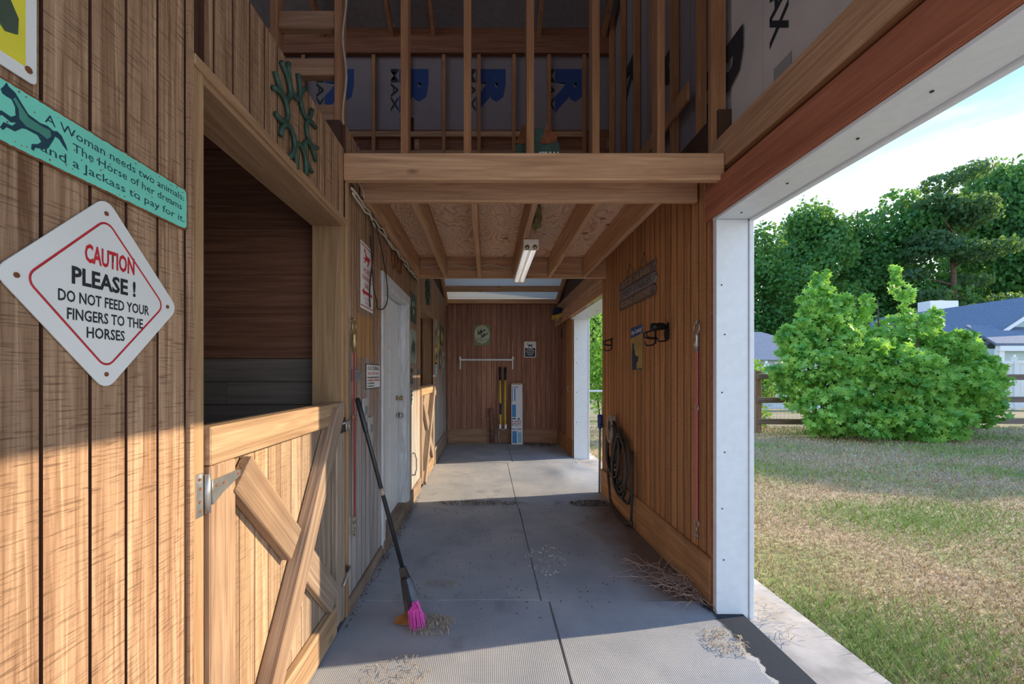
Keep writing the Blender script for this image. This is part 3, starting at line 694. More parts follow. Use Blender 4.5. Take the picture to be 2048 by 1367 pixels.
# three-board wooden sign on the right wall
s = sign('hanging_sign', 'dark three-board wooden sign with carved lettering hung by cord', 3.835, 2.195, 'R', .006)
ends = [[(.445, .05), (.42, .0), (.435, -.045)], [(.425, .045), (.475, 0), (.425, -.045)], [(.41, .045), (.445, .02), (.445, -.02), (.405, -.045)]]
for i, (t_, m_, c_, w) in enumerate((('OUT OF THE BARN', 'sign_wood', 'carved', .72), ('LIVERY STABLES', 'sign_wood2', 'carved2', .78), ('RIDING LESSONS', 'sign_wood', 'carved', .76))):
    v = .095-.095*i
    pr = prism('sign_board', [(-.455, -.045), (-.455, .03), (-.44, .045)]+ends[i], 0, .014, M[m_], s, (0, v, 0)); text(t_, -.03, v-.027, .058, M[c_], s, width=w, z=.0145, bold=.012)
tubeo('hanging_cord', [(-.26, .14, .006), (-.19, .27, .004), (-.03, .14, .006)], .0025, M['chips'], s, 4); tubeo('hanging_cord', [(.10, .14, .006), (.19, .27, .004), (.26, .14, .006)], .0025, M['chips'], s, 4)
# cowboy poster
s = sign('cowboy_sign', 'narrow mustard tin sign with blue banner and leaning dark figure', 3.845, 1.645, 'R', .003)
prism('plate', rrect(.30, .40, .004, 2), 0, .003, M['poster_y'], s); prism('banner', [(-.15, .10), (.15, .125), (.15, .20), (-.15, .20)], .003, .0034, M['print_blue'], s)
text('Hey Cowboy!', 0, .138, .042, M['white_print'], s, width=.27, z=.0037, shear=.2, bold=.01, ang=.06)
prism('figure_silhouette', [(-.12, -.19), (-.12, .0), (-.11, .015), (-.115, .04), (-.10, .055), (-.075, .055), (-.06, .03), (-.07, .01), (-.045, -.01), (-.035, -.06), (.03, -.075), (.05, -.07), (.045, -.12), (.01, -.13), (.0, -.19), (.13, -.18), (.14, -.195), (-.13, -.198)], .003, .0036, M['navy'], s)
# back wall
s = sign('duck_picture', 'green bordered picture of flying ducks in a pale oval', -.10, 2.208, 'B', .006, 'picture')
prism('frame_board', rrect(.335, .42, .004, 2), 0, .008, M['art_green'], s); prism('oval', arc(0, .02, .158, 0, 6.22, 26, .185), .008, .0085, M['art_sky'], s)
for u, v, k in ((-.02, .055, 1.0), (.04, -.015, .85)):
    prism('duck', [(u+a*k, v+b*k) for a, b in [(.10, .055), (.085, .04), (.06, .035), (.03, .01), (.02, -.01), (-.02, -.035), (-.07, -.045), (-.09, -.06), (-.065, -.02), (-.08, .03), (-.05, .05), (-.05, .02), (-.02, .0), (-.03, .05), (.0, .06), (.015, .03), (.05, .055), (.08, .065)]], .0085, .009, M['pic_dark'], s)
prism('reeds', [(-.13, -.07), (-.05, -.05), (.05, -.06), (.13, -.05), (.11, -.1), (0, -.14), (-.11, -.1)], .0085, .0088, M['pic_light'], s); text('', 0, 0, .01, M['print_black'], s) if False else None
s = sign('dog_sign', 'white and navy sign with a terrier silhouette on the back wall', .885, 1.915, 'B')
prism('plate', rrect(.245, .325, .02, 3), 0, .003, M['sign_white'], s); prism('navy_panel', [(-.105, -.148), (.105, -.148), (.105, .03), (-.105, .03)], .003, .0034, M['navy'], s)
prism('dog_silhouette', [(-.062, .112), (-.05, .125), (-.04, .122), (-.03, .10), (.025, .095), (.036, .118), (.044, .115), (.04, .09), (.045, .06), (.055, .042), (.042, .04), (.03, .06), (.022, .068), (.0, .066), (-.018, .066), (-.02, .04), (-.032, .04), (-.034, .075), (-.042, .098), (-.06, .102)], .003, .0034, M['navy'], s)
for t_, v, w in (('PLEASE', -.003, .12), ('PICK UP AFTER', -.040, .18), ('YOUR DOG', -.078, .15), ('THANKS', -.117, .11)): text(t_, 0, v, .022, M['white_print'], s, width=w, z=.0037, bold=.02)
# pictures on the left wall beyond the door
def picture(name, label, y0, y1, z0, z1, m1, m2, kind, cat='picture'):
    s = sign(name, label, (y0+y1)/2, (z0+z1)/2, 'L', .003, cat); w, h = y1-y0, z1-z0
    prism('plate', rrect(w, h, .006, 2), 0, .004, M[m1], s)
    if kind == 0:
        for u, v in ((-.18, .12), (.12, .16), (-.02, -.12)): prism('figure', arc(u*w, v*h, w*.11, 0, 6, 8, h*.11), .004, .0045, M[m2], s)
    elif kind == 1:
        prism('dark_shape', [(a*w, b*h) for a, b in [(-.35, -.35), (-.3, .0), (-.1, .25), (.05, .1), (.2, .2), (.35, -.1), (.25, -.4), (.1, -.1), (-.05, -.4), (-.15, -.1)]], .004, .0045, M[m2], s)
    elif kind == 2:
        for k in range(3): scribble(-w*.38, w*.38, h*(.25-.25*k), h*.09, M[m2], s, .0045)
    return s
picture('tin_picture', 'dark green picture high beside the white door', 4.50, 4.86, 1.98, 2.30, 'pic_dark', 'pic_light', 0)
picture('tin_picture', 'pale picture with dark trees below the dark green one', 4.48, 4.84, 1.53, 1.90, 'pic_light', 'pic_dark', 1)
picture('tin_picture', 'small dark picture at handle height by the white frame', 4.47, 4.62, 1.30, 1.47, 'pic_dark', 'pic_light', 0)
picture('paper_notice', 'small bluish notice low beside the white frame', 4.46, 4.66, 1.08, 1.26, 'pic_light', 'navy', 2, 'notice')
picture('tin_picture', 'pale tall picture past the far stall opening, top row', 6.62, 6.86, 1.88, 2.28, 'pic_light', 'pic_dark', 1)
picture('tin_picture', 'yellowed picture in the middle of the top row by the back corner', 6.95, 7.2, 1.80, 2.15, 'pic_yel', 'pic_dark', 0)
picture('tin_picture', 'dark picture at the end of the top row by the back corner', 7.35, 7.85, 1.93, 2.28, 'pic_dark', 'pic_yel', 1)
picture('tin_picture', 'yellowed picture directly above the light blue sign', 6.60, 6.98, 1.57, 1.84, 'pic_yel', 'pic_dark', 1)
picture('tin_picture', 'dark narrow picture in the lower row past the yellowed one', 7.2, 7.45, 1.50, 1.84, 'pic_dark', 'pic_light', 1)
picture('tin_picture', 'black and white picture nearest the back corner, lower row', 7.75, 8.0, 1.52, 1.82, 'pic_light', 'print_black', 0)
picture('blue_sign', 'small light blue sign past the far stall opening', 6.62, 6.84, 1.36, 1.60, 'pic_blue', 'white_print', 2, 'sign')
# wall plates
def plate(label, y, z, w, h, m, kind):
    s = sign('wall_plate', label, y, z, 'L', .002, 'wall plate'); link('cover', box_mesh(w, h, .012, .003), M[m], s, (0, 0, .006))
    link('toggle' if kind else 'box_face', box_mesh(w*.3 if kind else w*.7, h*.35, .012, .002), M['plate'] if kind else M['grey_pl'], s, (0, 0, .016)); return s
plate('grey metal box on the wall behind the red lead rope', 2.62, 1.40, .16, .075, 'plate', 0)
plate('upper ivory switch plate below the corral sign', 2.80, 1.165, .10, .17, 'plate_l', 1)
plate('lower ivory outlet plate below the corral sign', 2.93, 1.03, .10, .16, 'plate_l', 1)
plate('small dark box beside the far stall opening', 5.04, 1.44, .10, .07, 'plate', 0)
plate('tall grey panel near the back corner', 7.75, 1.28, .18, .42, 'plate', 0)
s = sign('door_pull', 'curved grey handle on the wall below the small pictures', 4.62, .42, 'L', .002, 'handle'); tubeo('bar', [(0, -.12, 0), (0, -.12, .03), (.01, -.06, .045), (.01, .06, .045), (0, .12, .03), (0, .12, 0)], .010, M['plate_l'], s)

# horseshoe wreaths and loose horseshoes
def shoe_pts(r=.05, ln=.055):
    return [(-r*.85, ln, 0), (-r, ln*.45, 0)] + [(a, b, 0) for a, b in arc(0, 0, r, math.pi, 2*math.pi, 8)] + [(r, ln*.45, 0), (r*.85, ln, 0)]
def wreath(label, y, z):
    s = sign('horseshoe_wreath', label, y, z, 'L', .012, 'wreath', 'horseshoe wreaths')
    me = None
    for i in range(8):
        a = 2*math.pi*i/8 + .2; r = .142
        if me is None: v, f = tube(shoe_pts(.052, .06), .0108, 6); me = meshd('horseshoe', v, f, True)
        link('horseshoe', me, M['shoe_green'], s, (r*math.cos(a), r*math.sin(a), 0), (0, 0, a-math.pi/2))
    return s
wreath('green wreath of welded horseshoes above the near stall opening', 1.80, 2.49); wreath('dark horseshoe wreath above the far stall opening', 5.78, 2.565)
for yy, zz, lb in ((3.68, 2.40, 'rusty horseshoe nailed above the white door, nearer one'), (3.92, 2.405, 'rusty horseshoe nailed above the white door, farther one')):
    s = sign('horseshoe', lb, yy, zz, 'L', .008, 'horseshoe', 'horseshoes over the door'); v, f = tube(shoe_pts(.062, .075), .010, 6); link('shoe', meshd('shoe', v, f, True), M['rust'], s)

# ================================================================ LEAD ROPES, HOOKS, HOSE
def lead(name, label, x, y, n, top, bot, mat, metal, mid):
    """webbing lead hung from a ring and swivel snap, standing just off the wall; n = +1 left wall, -1 right wall"""
    t = thing(name, label, 'lead rope', (x, y, 0)); e_ = n*.018
    tubeo('ring', [(e_, .036*math.cos(a), top-.05+.036*math.sin(a)) for a in [i*.5236 for i in range(12)]], .005, M[metal], t, 6, True)
    tubeo('wall_hook', [(0, -.0, top+.0), (e_, 0, top-.005), (e_, .0, top-.02)], .006, M[metal], t)
    tubeo('swivel', [(e_, 0, top-.085), (e_, 0, top-.10), (e_, 0, top-.13), (e_, 0, top-.165), (e_, 0, top-.17), (e_, 0, top-.205)], [.010, .015, .013, .019, .012, .010], M[metal], t, 8)
    link('strap', box_mesh(.005, .024, top-.20-mid), M[mat], t, (e_, 0, (top-.20+mid)/2)); link('strap', box_mesh(.005, .028, mid-bot-.10), M[mat], t, (e_+n*.003, 0, (mid+bot+.10)/2))
    tubeo('slide_ring', [(e_, .022*math.cos(a), mid+.022*math.sin(a)) for a in [i*.7854 for i in range(8)]], .004, M[metal], t, 6, True)
    tubeo('end_ring', [(e_, .026*math.cos(a), bot+.085+.026*math.sin(a)) for a in [i*.7854 for i in range(8)]], .004, M[metal], t, 6, True)
    tubeo('snap', [(e_, 0, bot+.06), (e_, 0, bot+.035), (e_, .016, bot+.02), (e_, .016, bot), (e_, 0, bot-.012), (e_, -.013, bot), (e_, -.010, bot+.02)], .0045, M[metal], t)
    return t
lead('lead_rope', 'dark red webbing lead hanging at the corner by the near stall', XL+.014, 2.50, 1, 1.74, .46, 'red_web', 'brass', 1.15)
lead('lead_rope', 'faded pink webbing lead hanging beside the white post', XR-.002, 2.715, -1, 1.755, .36, 'pink_web', 'steel', 1.19)
lead('lead_rope', 'red lead hanging in the far corner under the dark cap', XF-.002, 8.1, -1, 2.30, 1.02, 'red_web', 'dark_iron', 1.9)
def bridle_rack(label, y, z, kind):
    s = sign('bridle_rack', label, y, z, 'R', .0, 'rack', 'black iron bridle racks')
    link('back_plate', box_mesh(.03, .13, .005, .002), M['iron'], s, (0, 0, .003))
    if kind:
        bm_pts = [(-.05+.0, .045, .03+.0)]
        v, f = tube([(0, .03, 0), (0, .035, .05), (0, .03, .10), (0, .03, .13)], [.012, .028, .030, .03], 10); link('saddle_roll', meshd('saddle_roll', v, f, True), M['iron'], s)
        prism('drop_loop', [(a, b) for a, b in arc(0, -.02, .035, 0, 6, 10, .055)], .01, .02, M['iron'], s)
    else:
        for u in (-.03, .03): tubeo('arm', [(u*.5, .045, 0), (u, .04, .04), (u, .025, .085), (u, -.01, .085), (u, -.02, .04), (u*.5, -.02, 0)], .007, M['iron'], s)
        tubeo('cross_bar', [(-.03, .025, .085), (.03, .025, .085)], .007, M['iron'], s)
    tubeo('hook', [(0, -.05, 0), (0, -.075, .02), (0, -.08, .07), (0, -.065, .085), (0, -.05, .085)], .006, M['iron'], s); return s
bridle_rack('folding black iron bridle rack farthest from the white post', 4.62, 1.745, 0)
bridle_rack('black wire bridle rack just past the mustard sign', 3.42, 1.72, 0)
bridle_rack('black iron bridle hook with a round roll nearest the pink lead', 3.18, 1.735, 1)
# hose on its hanger
t = thing('garden_hose', 'coiled black rubber hose hanging low on the right wall', 'hose', (XR-.03, 4.17, 0))
for k in range(9):
    cy = .30-.050*k; cz = .70-.028*k; ay = .20+.006*(k % 3); az = .23+.010*k; xx = -.012*(k % 4)-.012
    tubeo('hose_loop', [(xx+.006*math.sin(3*a), cy+ay*math.cos(a)*(1-.25*math.sin(a)), cz+az*math.sin(a)) for a in [i*2*math.pi/26 for i in range(26)]], .0125, M['hose'], t, 7, True)
tubeo('hose_tail', [(-.01, -.30, .70), (-.02, -.33, .5), (-.02, -.33, .25), (-.03, -.34, .06), (-.05, -.30, .02), (-.06, -.05, .015), (-.03, .25, .015), (.0, .42, .05), (-.01, .47, .3), (-.01, .46, .6)], .0125, M['hose'], t, 7)
tubeo('hose_end', [(-.03, -.34, .07), (-.035, -.345, .02)], .018, M['dark_iron'], t, 8)
t = thing('hose_hanger', 'weathered tan plastic ring hanger holding the hose', 'hanger', (XR-.085, 4.42, .80), RR)
tubeo('ring', [(.085*math.cos(a), .0+.10*math.sin(a)*(1.0 if math.sin(a) < 0 else 1.75), 0) for a in [i*2*math.pi/22 for i in range(22)]], .020, M['hanger'], t, 7, True, flat=.5)
tubeo('cup', [(0, -.03, -.06), (0, -.03, -.03), (0, -.03, -.002)], [.055, .06, .068], M['hanger'], t, 14)
link('arm', box_mesh(.03, .05, .055), M['hanger'], t, (0, .14, -.03))
t = thing('handled_pole', 'grey pole with a blue head leaning at the end of the right wall', 'pole', (XR-.045, 4.97, 0))
tubeo('shaft', [(0, 0, .008), (.01, .01, .78)], .013, M['pole_grey'], t, 8); tubeo('blue_head', [(.01, .01, .76), (.01, .01, .78), (.01, .01, .92), (.01, .01, .93)], [.016, .028, .03, .02], M['blue_pl'], t, 10); tubeo('side_lug', [(.01, .01, .79), (.0, -.06, .80)], .018, M['blue_pl'], t, 8)

# ================================================================ BROOM
t = thing('broom', 'black broom with magenta bristles leaning on the left wall', 'broom', (-.385, 2.335, 0))
A = Vector((-.79+.385, 2.555-2.335, 1.262)); B = Vector((0, 0, .012)); D = (B-A).normalized(); ln = (B-A).length
pt = lambda k: A + (B-A)*k
tubeo('handle', [pt(0), pt(.02), pt(.80)], [.010, .0125, .0125], M['black_pl'], t, 10); tubeo('grip', [pt(.0), pt(.01), pt(.16), pt(.165)], [.012, .016, .0155, .012], M['black_pl'], t, 10)
tubeo('worn_band', [pt(.42), pt(.45)], .0128, M['hanger'], t, 10)
sd = D.cross(Vector((0, 1, 0))).normalized(); fw = D.cross(sd).normalized()
def slabpoly(name, sections, mat):
    v = []; f = []
    for k, a, b, sh in sections:
        c = pt(k)+sd*sh
        v += [c+sd*a+fw*b, c-sd*a+fw*b, c-sd*a-fw*b, c+sd*a-fw*b]
    for i in range(len(sections)-1):
        o = i*4
        for j in range(4): f.append((o+j, o+(j+1) % 4, o+4+(j+1) % 4, o+4+j))
    f += [(3, 2, 1, 0), tuple(len(v)-4+j for j in range(4))]
    return link(name, meshd(name, v, f), mat, t)
slabpoly('socket', [(.76, .016, .016, 0), (.81, .022, .018, 0)], M['black_pl'])
slabpoly('broom_head', [(.81, .020, .018, 0), (.85, .030, .022, 0), (.905, .038, .024, 0)], M['grey_pl'])
slabpoly('head_flap', [(.80, .012, .05, 0), (.87, .010, .10, 0), (.91, .010, .12, 0)], M['black_pl'])
v = []; f = []
for i in range(95):
    a = random.uniform(-1, 1); b = random.uniform(-1, 1); p0 = pt(.90)+sd*a*.034+fw*b*.055; p1 = Vector((a*.046, b*.070, .012+random.uniform(0, .02))); w = .0021; o = len(v)
    v += [p0+sd*w, p0-sd*w*.5+fw*w, p0-sd*w*.5-fw*w, p1+sd*w, p1-sd*w*.5+fw*w, p1-sd*w*.5-fw*w]; f += [(o, o+1, o+4, o+3), (o+1, o+2, o+5, o+4), (o+2, o, o+3, o+5)]
link('bristles', meshd('bristles', v, f), M['magenta'], t)['kind'] = 'stuff'

# ================================================================ BACK WALL THINGS
t = thing('wall_rack', 'white bar rack on two brackets fixed to the back wall', 'rack', (-.01, YB-.004, 1.50))
link('bar', box_mesh(1.09, .03, .035, .004), M['white'], t, (0, -.10, .20))
for u in (-.535, .535):
    b_ = link('bracket', box_mesh(.028, .012, .24, .002), M['white'], t, (u, -.008, .13)); link('bracket_arm', box_mesh(.028, .12, .02, .002), M['white'], t, (u, -.07, .225)); link('bracket_tip', box_mesh(.04, .03, .06, .003), M['white'], t, (u, -.105, .235))
t = thing('post_hole_digger', 'post hole digger with two yellow handles against the back wall', 'digger', (.32, 8.42, 0))
for u, s_ in ((.0, 1), (.0, -1)):
    xx = .052*s_
    tubeo('handle', [(xx*.9, .0, .36), (xx, .14, 1.30)], .020, M['yellow_pl'], t, 10); tubeo('grip', [(xx, .14, 1.29), (xx*1.05, .17, 1.55)], [.025, .027], M['black_pl'], t, 10)
    if s_ < 0: tubeo('label_wrap', [(xx*.94, .035, .60), (xx*.96, .07, .82)], .0215, M['navy'], t, 10)
    vv = [(xx*1.3+.03*s_*math.cos(a)*0+.055*s_*(1-.35*abs(math.sin(a))), -.0+.07*math.sin(a), .33) for a in (-1.2, -.6, 0, .6, 1.2)] + [(xx*.9+.045*s_*(1-.35*abs(math.sin(a))), .055*math.sin(a), .0) for a in (-1.2, -.6, 0, .6, 1.2)]
    ff = [(i, i+1, i+6, i+5) for i in range(4)]; me = meshd('blade', vv, ff); o = link('blade', me, M['steel'], t); md = o.modifiers.new('s', 'SOLIDIFY'); md.thickness = .005
    link('clamp', box_mesh(.05, .05, .10, .006), M['steel'], t, (xx*1.05, 0, .36))
tubeo('pivot', [(-.07, 0, .30), (.07, 0, .30)], .012, M['steel'], t, 8)
t = thing('post_driver', 'rusty steel fence post driver with side handles by the digger', 'post driver', (.115, 8.50, 0))
tubeo('pipe', [(0, 0, 0), (-.035, .02, .70), (-.036, .02, .715)], [.045, .045, .038], M['rust_pipe'], t, 14)
for s_ in (-1, 1): tubeo('side_handle', [(s_*.04-.02, 0, .52), (s_*.12-.02, 0, .52), (s_*.125-.02, 0, .40), (s_*.12-.01, 0, .22), (s_*.04-.01, 0, .22)], .009, M['rust_pipe'] if s_ > 0 else M['hanger'], t)
t = thing('long_carton', 'tall narrow white and blue carton leaning on the back wall', 'carton', (.60, 8.40, 0), (-.085, 0, -.02))
link('carton_body', box_mesh(.225, .07, 1.235, .003), M['card'], t, (0, .0, .6175)); link('carton_front', box_mesh(.221, .003, 1.19), M['box_white'], t, (0, -.0367, .605))
for x0, x1, z0, z1, m_ in ((-.10, -.085, .85, 1.17, 'box_blue'), (-.055, -.03, .87, 1.13, 'box_blue'), (-.10, -.02, .55, .80, 'box_blue'), (-.095, -.005, .03, .27, 'box_blue'), (.015, .09, .04, .25, 'pic_blue'), (.02, .05, .49, .53, 'navy'), (-.1, -.02, .505, .53, 'navy')):
    link('printed_panel', box_mesh(x1-x0, .001, z1-z0), M[m_], t, ((x0+x1)/2, -.0388, (z0+z1)/2))
pr = link('carton_print', None, parent=t, loc=(0, -.0390, 0), rot=RB)
for v, m_ in ((.455, 'navy'), (.415, 'red_print'), (.38, 'navy'), (.30, 'navy'), (1.14, 'navy')): scribble(-.10 if v < 1 else -.06, .09 if v < 1 else .02, v, .022, M[m_], pr, .0)
# dark cap and yellow cord on the far post
t = thing('baseball_cap', 'dark blue cap with yellow trim hung on the far corner post', 'cap', (XF-.025, 7.75, 2.62))
vv = []; ff = []
for i in range(5):
    for k in range(10): a = 2*math.pi*k/10; r = .12*math.cos(i*.35); vv.append((-.10+r*math.cos(a)-.03*i*.4, r*1.3*math.sin(a), -.10+.13*math.sin(i*.35)*1.0))
for i in range(4):
    for k in range(10): ff.append((i*10+k, i*10+(k+1) % 10, i*10+10+(k+1) % 10, i*10+10+k))
ff.append(tuple(range(40, 50))); link('crown', meshd('crown', vv, ff, True), M['cap_blue'], t)
for dz in (0, .025, .05): tubeo('yellow_cord', [(-.10+.14*math.cos(a), .17*math.sin(a), -.12-dz+.03*math.cos(a)) for a in [i*.5236 for i in range(12)]], .007, M['yellow_pl'], t, 5, True)
t = thing('gate_hook', 'small steel hook on the far wall beside the white jamb', 'hook', (XF-.002, 7.35, 1.15)); tubeo('hook_bar', [(0, 0, .05), (-.04, 0, .05), (-.05, 0, -.02), (-.03, 0, -.05), (-.01, 0, -.03)], .008, M['steel'], t); link('hook_plate', box_mesh(.006, .04, .09, .002), M['steel'], t, (-.003, 0, .03))

# ================================================================ CEILING THINGS
t = thing('strip_light', 'white twin-tube strip light fixed under the ceiling joists', 'light', (.362, 4.08, 2.518))
link('housing', box_mesh(.11, 1.25, .045, .006), M['fixture'], t, (0, 0, -.026)); link('end_cap', box_mesh(.125, .03, .085, .004), M['fixture'], t, (0, -.62, -.045)); link('end_cap', box_mesh(.125, .03, .085, .004), M['fixture'], t, (0, .62, -.045))
for u in (-.032, .032):
    tubeo('lamp_tube', [(u, -.60, -.070), (u, .60, -.070)], .0185, M['tube_w'], t, 10); tubeo('tube_cap', [(u, -.642, -.070), (u, -.635, -.070)], .019, M['brass'], t, 10)
def blob(name, label, cat, loc, r, mat, seed):
    bm = bmesh.new(); bmesh.ops.create_icosphere(bm, subdivisions=3, radius=1); rr = random.Random(seed)
    for v_ in bm.verts:
        k = 1+.18*math.sin(v_.co.x*5+seed)*math.sin(v_.co.y*6)+rr.uniform(-.08, .08); v_.co = Vector((v_.co.x*r[0], v_.co.y*r[1], v_.co.z*r[2]))*k
    me = bpy.data.meshes.new(name); bm.to_mesh(me); bm.free(); return tag(link(name, me, mat, None, loc), label, cat)
blob('bird_nest', 'greenish mud bird nest on the joist beside the strip light', 'nest', (.385, 3.34, 2.655), (.05, .09, .095), M['nest'], 2)
# wiring
def cable(name, label, pts, r, mat): return tag(tubeo(name, pts, r, M[mat], None, 5), label, 'cable')
random.seed(11)
def along(y0, z0, y1, z1, n, dx, amp): return [(XL+dx+random.uniform(0, .012), y0+(y1-y0)*i/n, z0+(z1-z0)*i/n+random.uniform(-amp, amp)) for i in range(n+1)]
cable('electric_cable', 'cream cable running along the top of the left wall', along(2.47, 2.50, 4.80, 2.50, 26, .02, .012), .008, 'cable_w')
cable('electric_cable', 'second cream cable twisted along the top of the left wall', along(2.46, 2.47, 4.82, 2.475, 26, .025, .016), .007, 'cable_w')
cable('electric_cable', 'dark cable drooping along the top of the left wall', along(2.44, 2.53, 4.83, 2.46, 20, .015, .012), .007, 'cable_b')
cable('electric_cable', 'thin cream cable slung along the rear beam to the light', [(-.80+1.12*i/20, 4.835, 2.66-.02*math.sin(i*.75)-.01*(i > 10)) for i in range(21)], .006, 'cable_w')
cable('electric_cable', 'cream wires hanging down the loft stud above the stall', [(-.90+.012*math.sin(i*.8), 2.655, 3.9-.062*i) for i in range(20)] + [(-.86, 2.66, 2.70), (-.78, 2.64, 2.56), (-.76, 2.6, 2.50)], .006, 'cable_w')
cable('looped_cable', 'thin dark cord looped in front of the parking sign', [(XL+.03, 2.88+.045*math.sin(i*.55), 2.46-.060*i) for i in range(11)], .006, 'cable_b')
cable('looped_cable', 'dark cord in a wide loop reaching the white door frame', [(XL+.035, 2.98, 2.46)]+[(XL+.035, 3.02+.27*math.sin(i*math.pi/14)*1.0+.16*(i/14)*(1-i/14), 2.44-.56*math.sin(i*math.pi/28)) for i in range(15)]+[(XL+.035, 3.0, 1.93), (XL+.032, 2.93, 2.0), (XL+.03, 2.9, 2.15), (XL+.03, 2.86, 2.35)], .005, 'cable_b')
# green round sign in the loft
t = thing('round_placard', 'dark green arched placard standing behind the loft studs', 'placard', (.34, 2.83, 2.775))
prism('board', [(-.13, 0)]+[(a, b) for a, b in arc(0, .12, .15, math.pi+.2, -.2, 14, .16)]+[(.13, 0)], 0, .015, M['shoe_green'], t, (0, 0, 0), RB)
q = link('placard_print', None, parent=t, loc=(.07, -.016, 0), rot=RB)
for v in (.02, .06, .10): scribble(-.06, .07, v, .022, M['white_print'], q, 0)
for u in (-.10, .06): prism('carved_bird', [(u+a, .24+b) for a, b in [(-.05, -.06), (-.02, .0), (.0, .07), (.03, .02), (.08, .0), (.06, -.05), (.0, -.07)]], -.005, .02, M['rust'], t, (0, 0, 0), RB)

# ================================================================ LITTER ON THE FLOOR
def bits(name, label, mat, n, cx, cy, rx, ry, ln, w, zmax, cat='litter', base=.012, curl=.0):
    v = []; f = []
    for i in range(n):
        a = RNG.uniform(0, 6.283); r = math.sqrt(RNG.uniform(0, 1)); px = cx+rx*r*math.cos(a); py = cy+ry*r*math.sin(a)
        t_ = RNG.uniform(0, 6.283); l_ = ln*RNG.uniform(.4, 1.3); z = base+zmax*(1-r)*RNG.uniform(0, 1); up = RNG.uniform(-.3, .5)*zmax
        dx, dy = math.cos(t_)*l_/2, math.sin(t_)*l_/2; nx, ny = -math.sin(t_)*w, math.cos(t_)*w; o = len(v); cb = curl*l_*RNG.uniform(-1, 1)
        mx, my = px-math.sin(t_)*cb, py+math.cos(t_)*cb
        v += [(px-dx+nx, py-dy+ny, z), (px-dx-nx, py-dy-ny, z), (mx-nx, my-ny, z+abs(up)+w), (mx+nx, my+ny, z+abs(up)+w), (px+dx, py+dy, max(base, z+up*.3))]
        f += [(o, o+1, o+2, o+3), (o+3, o+2, o+4)]
    return tag(link(name, meshd(name, v, f), mat), label, cat, None, 'stuff')
bits('straw_heap', 'loose straw swept up around the broom bristles', M['straw'], 300, -.31, 2.34, .13, .10, .06, .0018, .03)
bits('straw_heap', 'thin wisps of straw on the sunlit front mat', M['straw'], 80, -.42, 1.98, .16, .13, .06, .0016, .012)
bits('straw_heap', 'small tuft of straw on the mat behind the broom', M['straw'], 60, -.30, 2.80, .10, .06, .05, .0016, .015)
bits('leaf_litter', 'dark leaf litter lying along the joint between the mats', M['chips'], 230, -.10, 4.56, .50, .09, .05, .0035, .012)
bits('leaf_litter', 'dark leaf litter at the foot of the pole', M['chips'], 200, 1.12, 4.55, .22, .10, .05, .005, .02)
bits('leaf_litter', 'chaff gathered along the foot of the back wall', M['straw'], 500, -.35, 8.40, .42, .17, .03, .004, .03)
bits('leaf_litter', 'leaf bits in the corner beyond the carton', M['chips'], 160, 1.05, 8.3, .33, .2, .05, .006, .02)
bits('leaf_litter', 'dark dirt crumbs along the foot of the left wall', M['chips'], 260, -.775, 3.6, .03, 1.3, .022, .003, .012)
bits('leaf_litter', 'scattered dark specks over the mats', M['chips'], 260, .25, 3.6, 1.0, 1.3, .016, .004, .003)
bits('shavings', 'pale shavings scattered over the middle joint of the mats', M['flecks'], 90, .44, 3.18, .15, .27, .022, .004, .006)
bits('straw_heap', 'clump of dry debris on the mat edge near the white post', M['straw'], 110, 1.25, 2.20, .10, .12, .05, .002, .02)
bits('dry_weeds', 'dry grass blown against the foot of the white post outside', M['straw'], 60, 1.66, 2.45, .12, .25, .12, .002, .03, base=.0)
v = []; f = []
for i in range(150):
    a = RNG.uniform(0, 6.28); r = RNG.uniform(0, 1); px = 1.20+.16*r*math.cos(a)+RNG.uniform(-.02, .12); py = 2.86+.26*r*math.sin(a)-.6*(px-1.14); px = min(px, 1.33)
    dv = Vector((RNG.normal(), RNG.normal(), RNG.uniform(.1, 1.1))).normalized(); l_ = RNG.uniform(.10, .24); pts = []
    for k in range(4): q = Vector((px, py, .016))+dv*l_*k/3+Vector((0, 0, -.10*(k/3)**2))+Vector(RNG.normal(0, .006, 3)); pts.append((min(q.x, 1.345), q.y, max(q.z, .014)))
    a_, b_ = tube(pts, [.0022, .002, .0016, .0008], 3); o = len(v); v += a_; f += [tuple(o+i_ for i_ in q) for q in b_]
tag(link('dry_weeds', meshd('dry_weeds', v, f), M['twig']), 'tangle of dry weed stems at the foot of the right wall', 'weeds', None, 'stuff')
for lx, ly, lz, an, k, lb in ((-.452, 2.37, .030, .3, 1.5, 'large curled orange dead leaf beside the broom bristles'), (-.415, 2.455, .035, 1.6, .9, 'small orange dead leaf behind the broom bristles')):
    o = prism('dead_leaf', [(-.05, 0), (-.03, .025), (-.01, .02), (.01, .04), (.03, .015), (.065, .0), (.03, -.02), (.01, -.035), (-.02, -.02)], 0, .001, M['leaf_dead'], None, (lx, ly, lz), (.35, -.2, an)); o.scale = (k, k, 1); tag(o, lb, 'leaf')

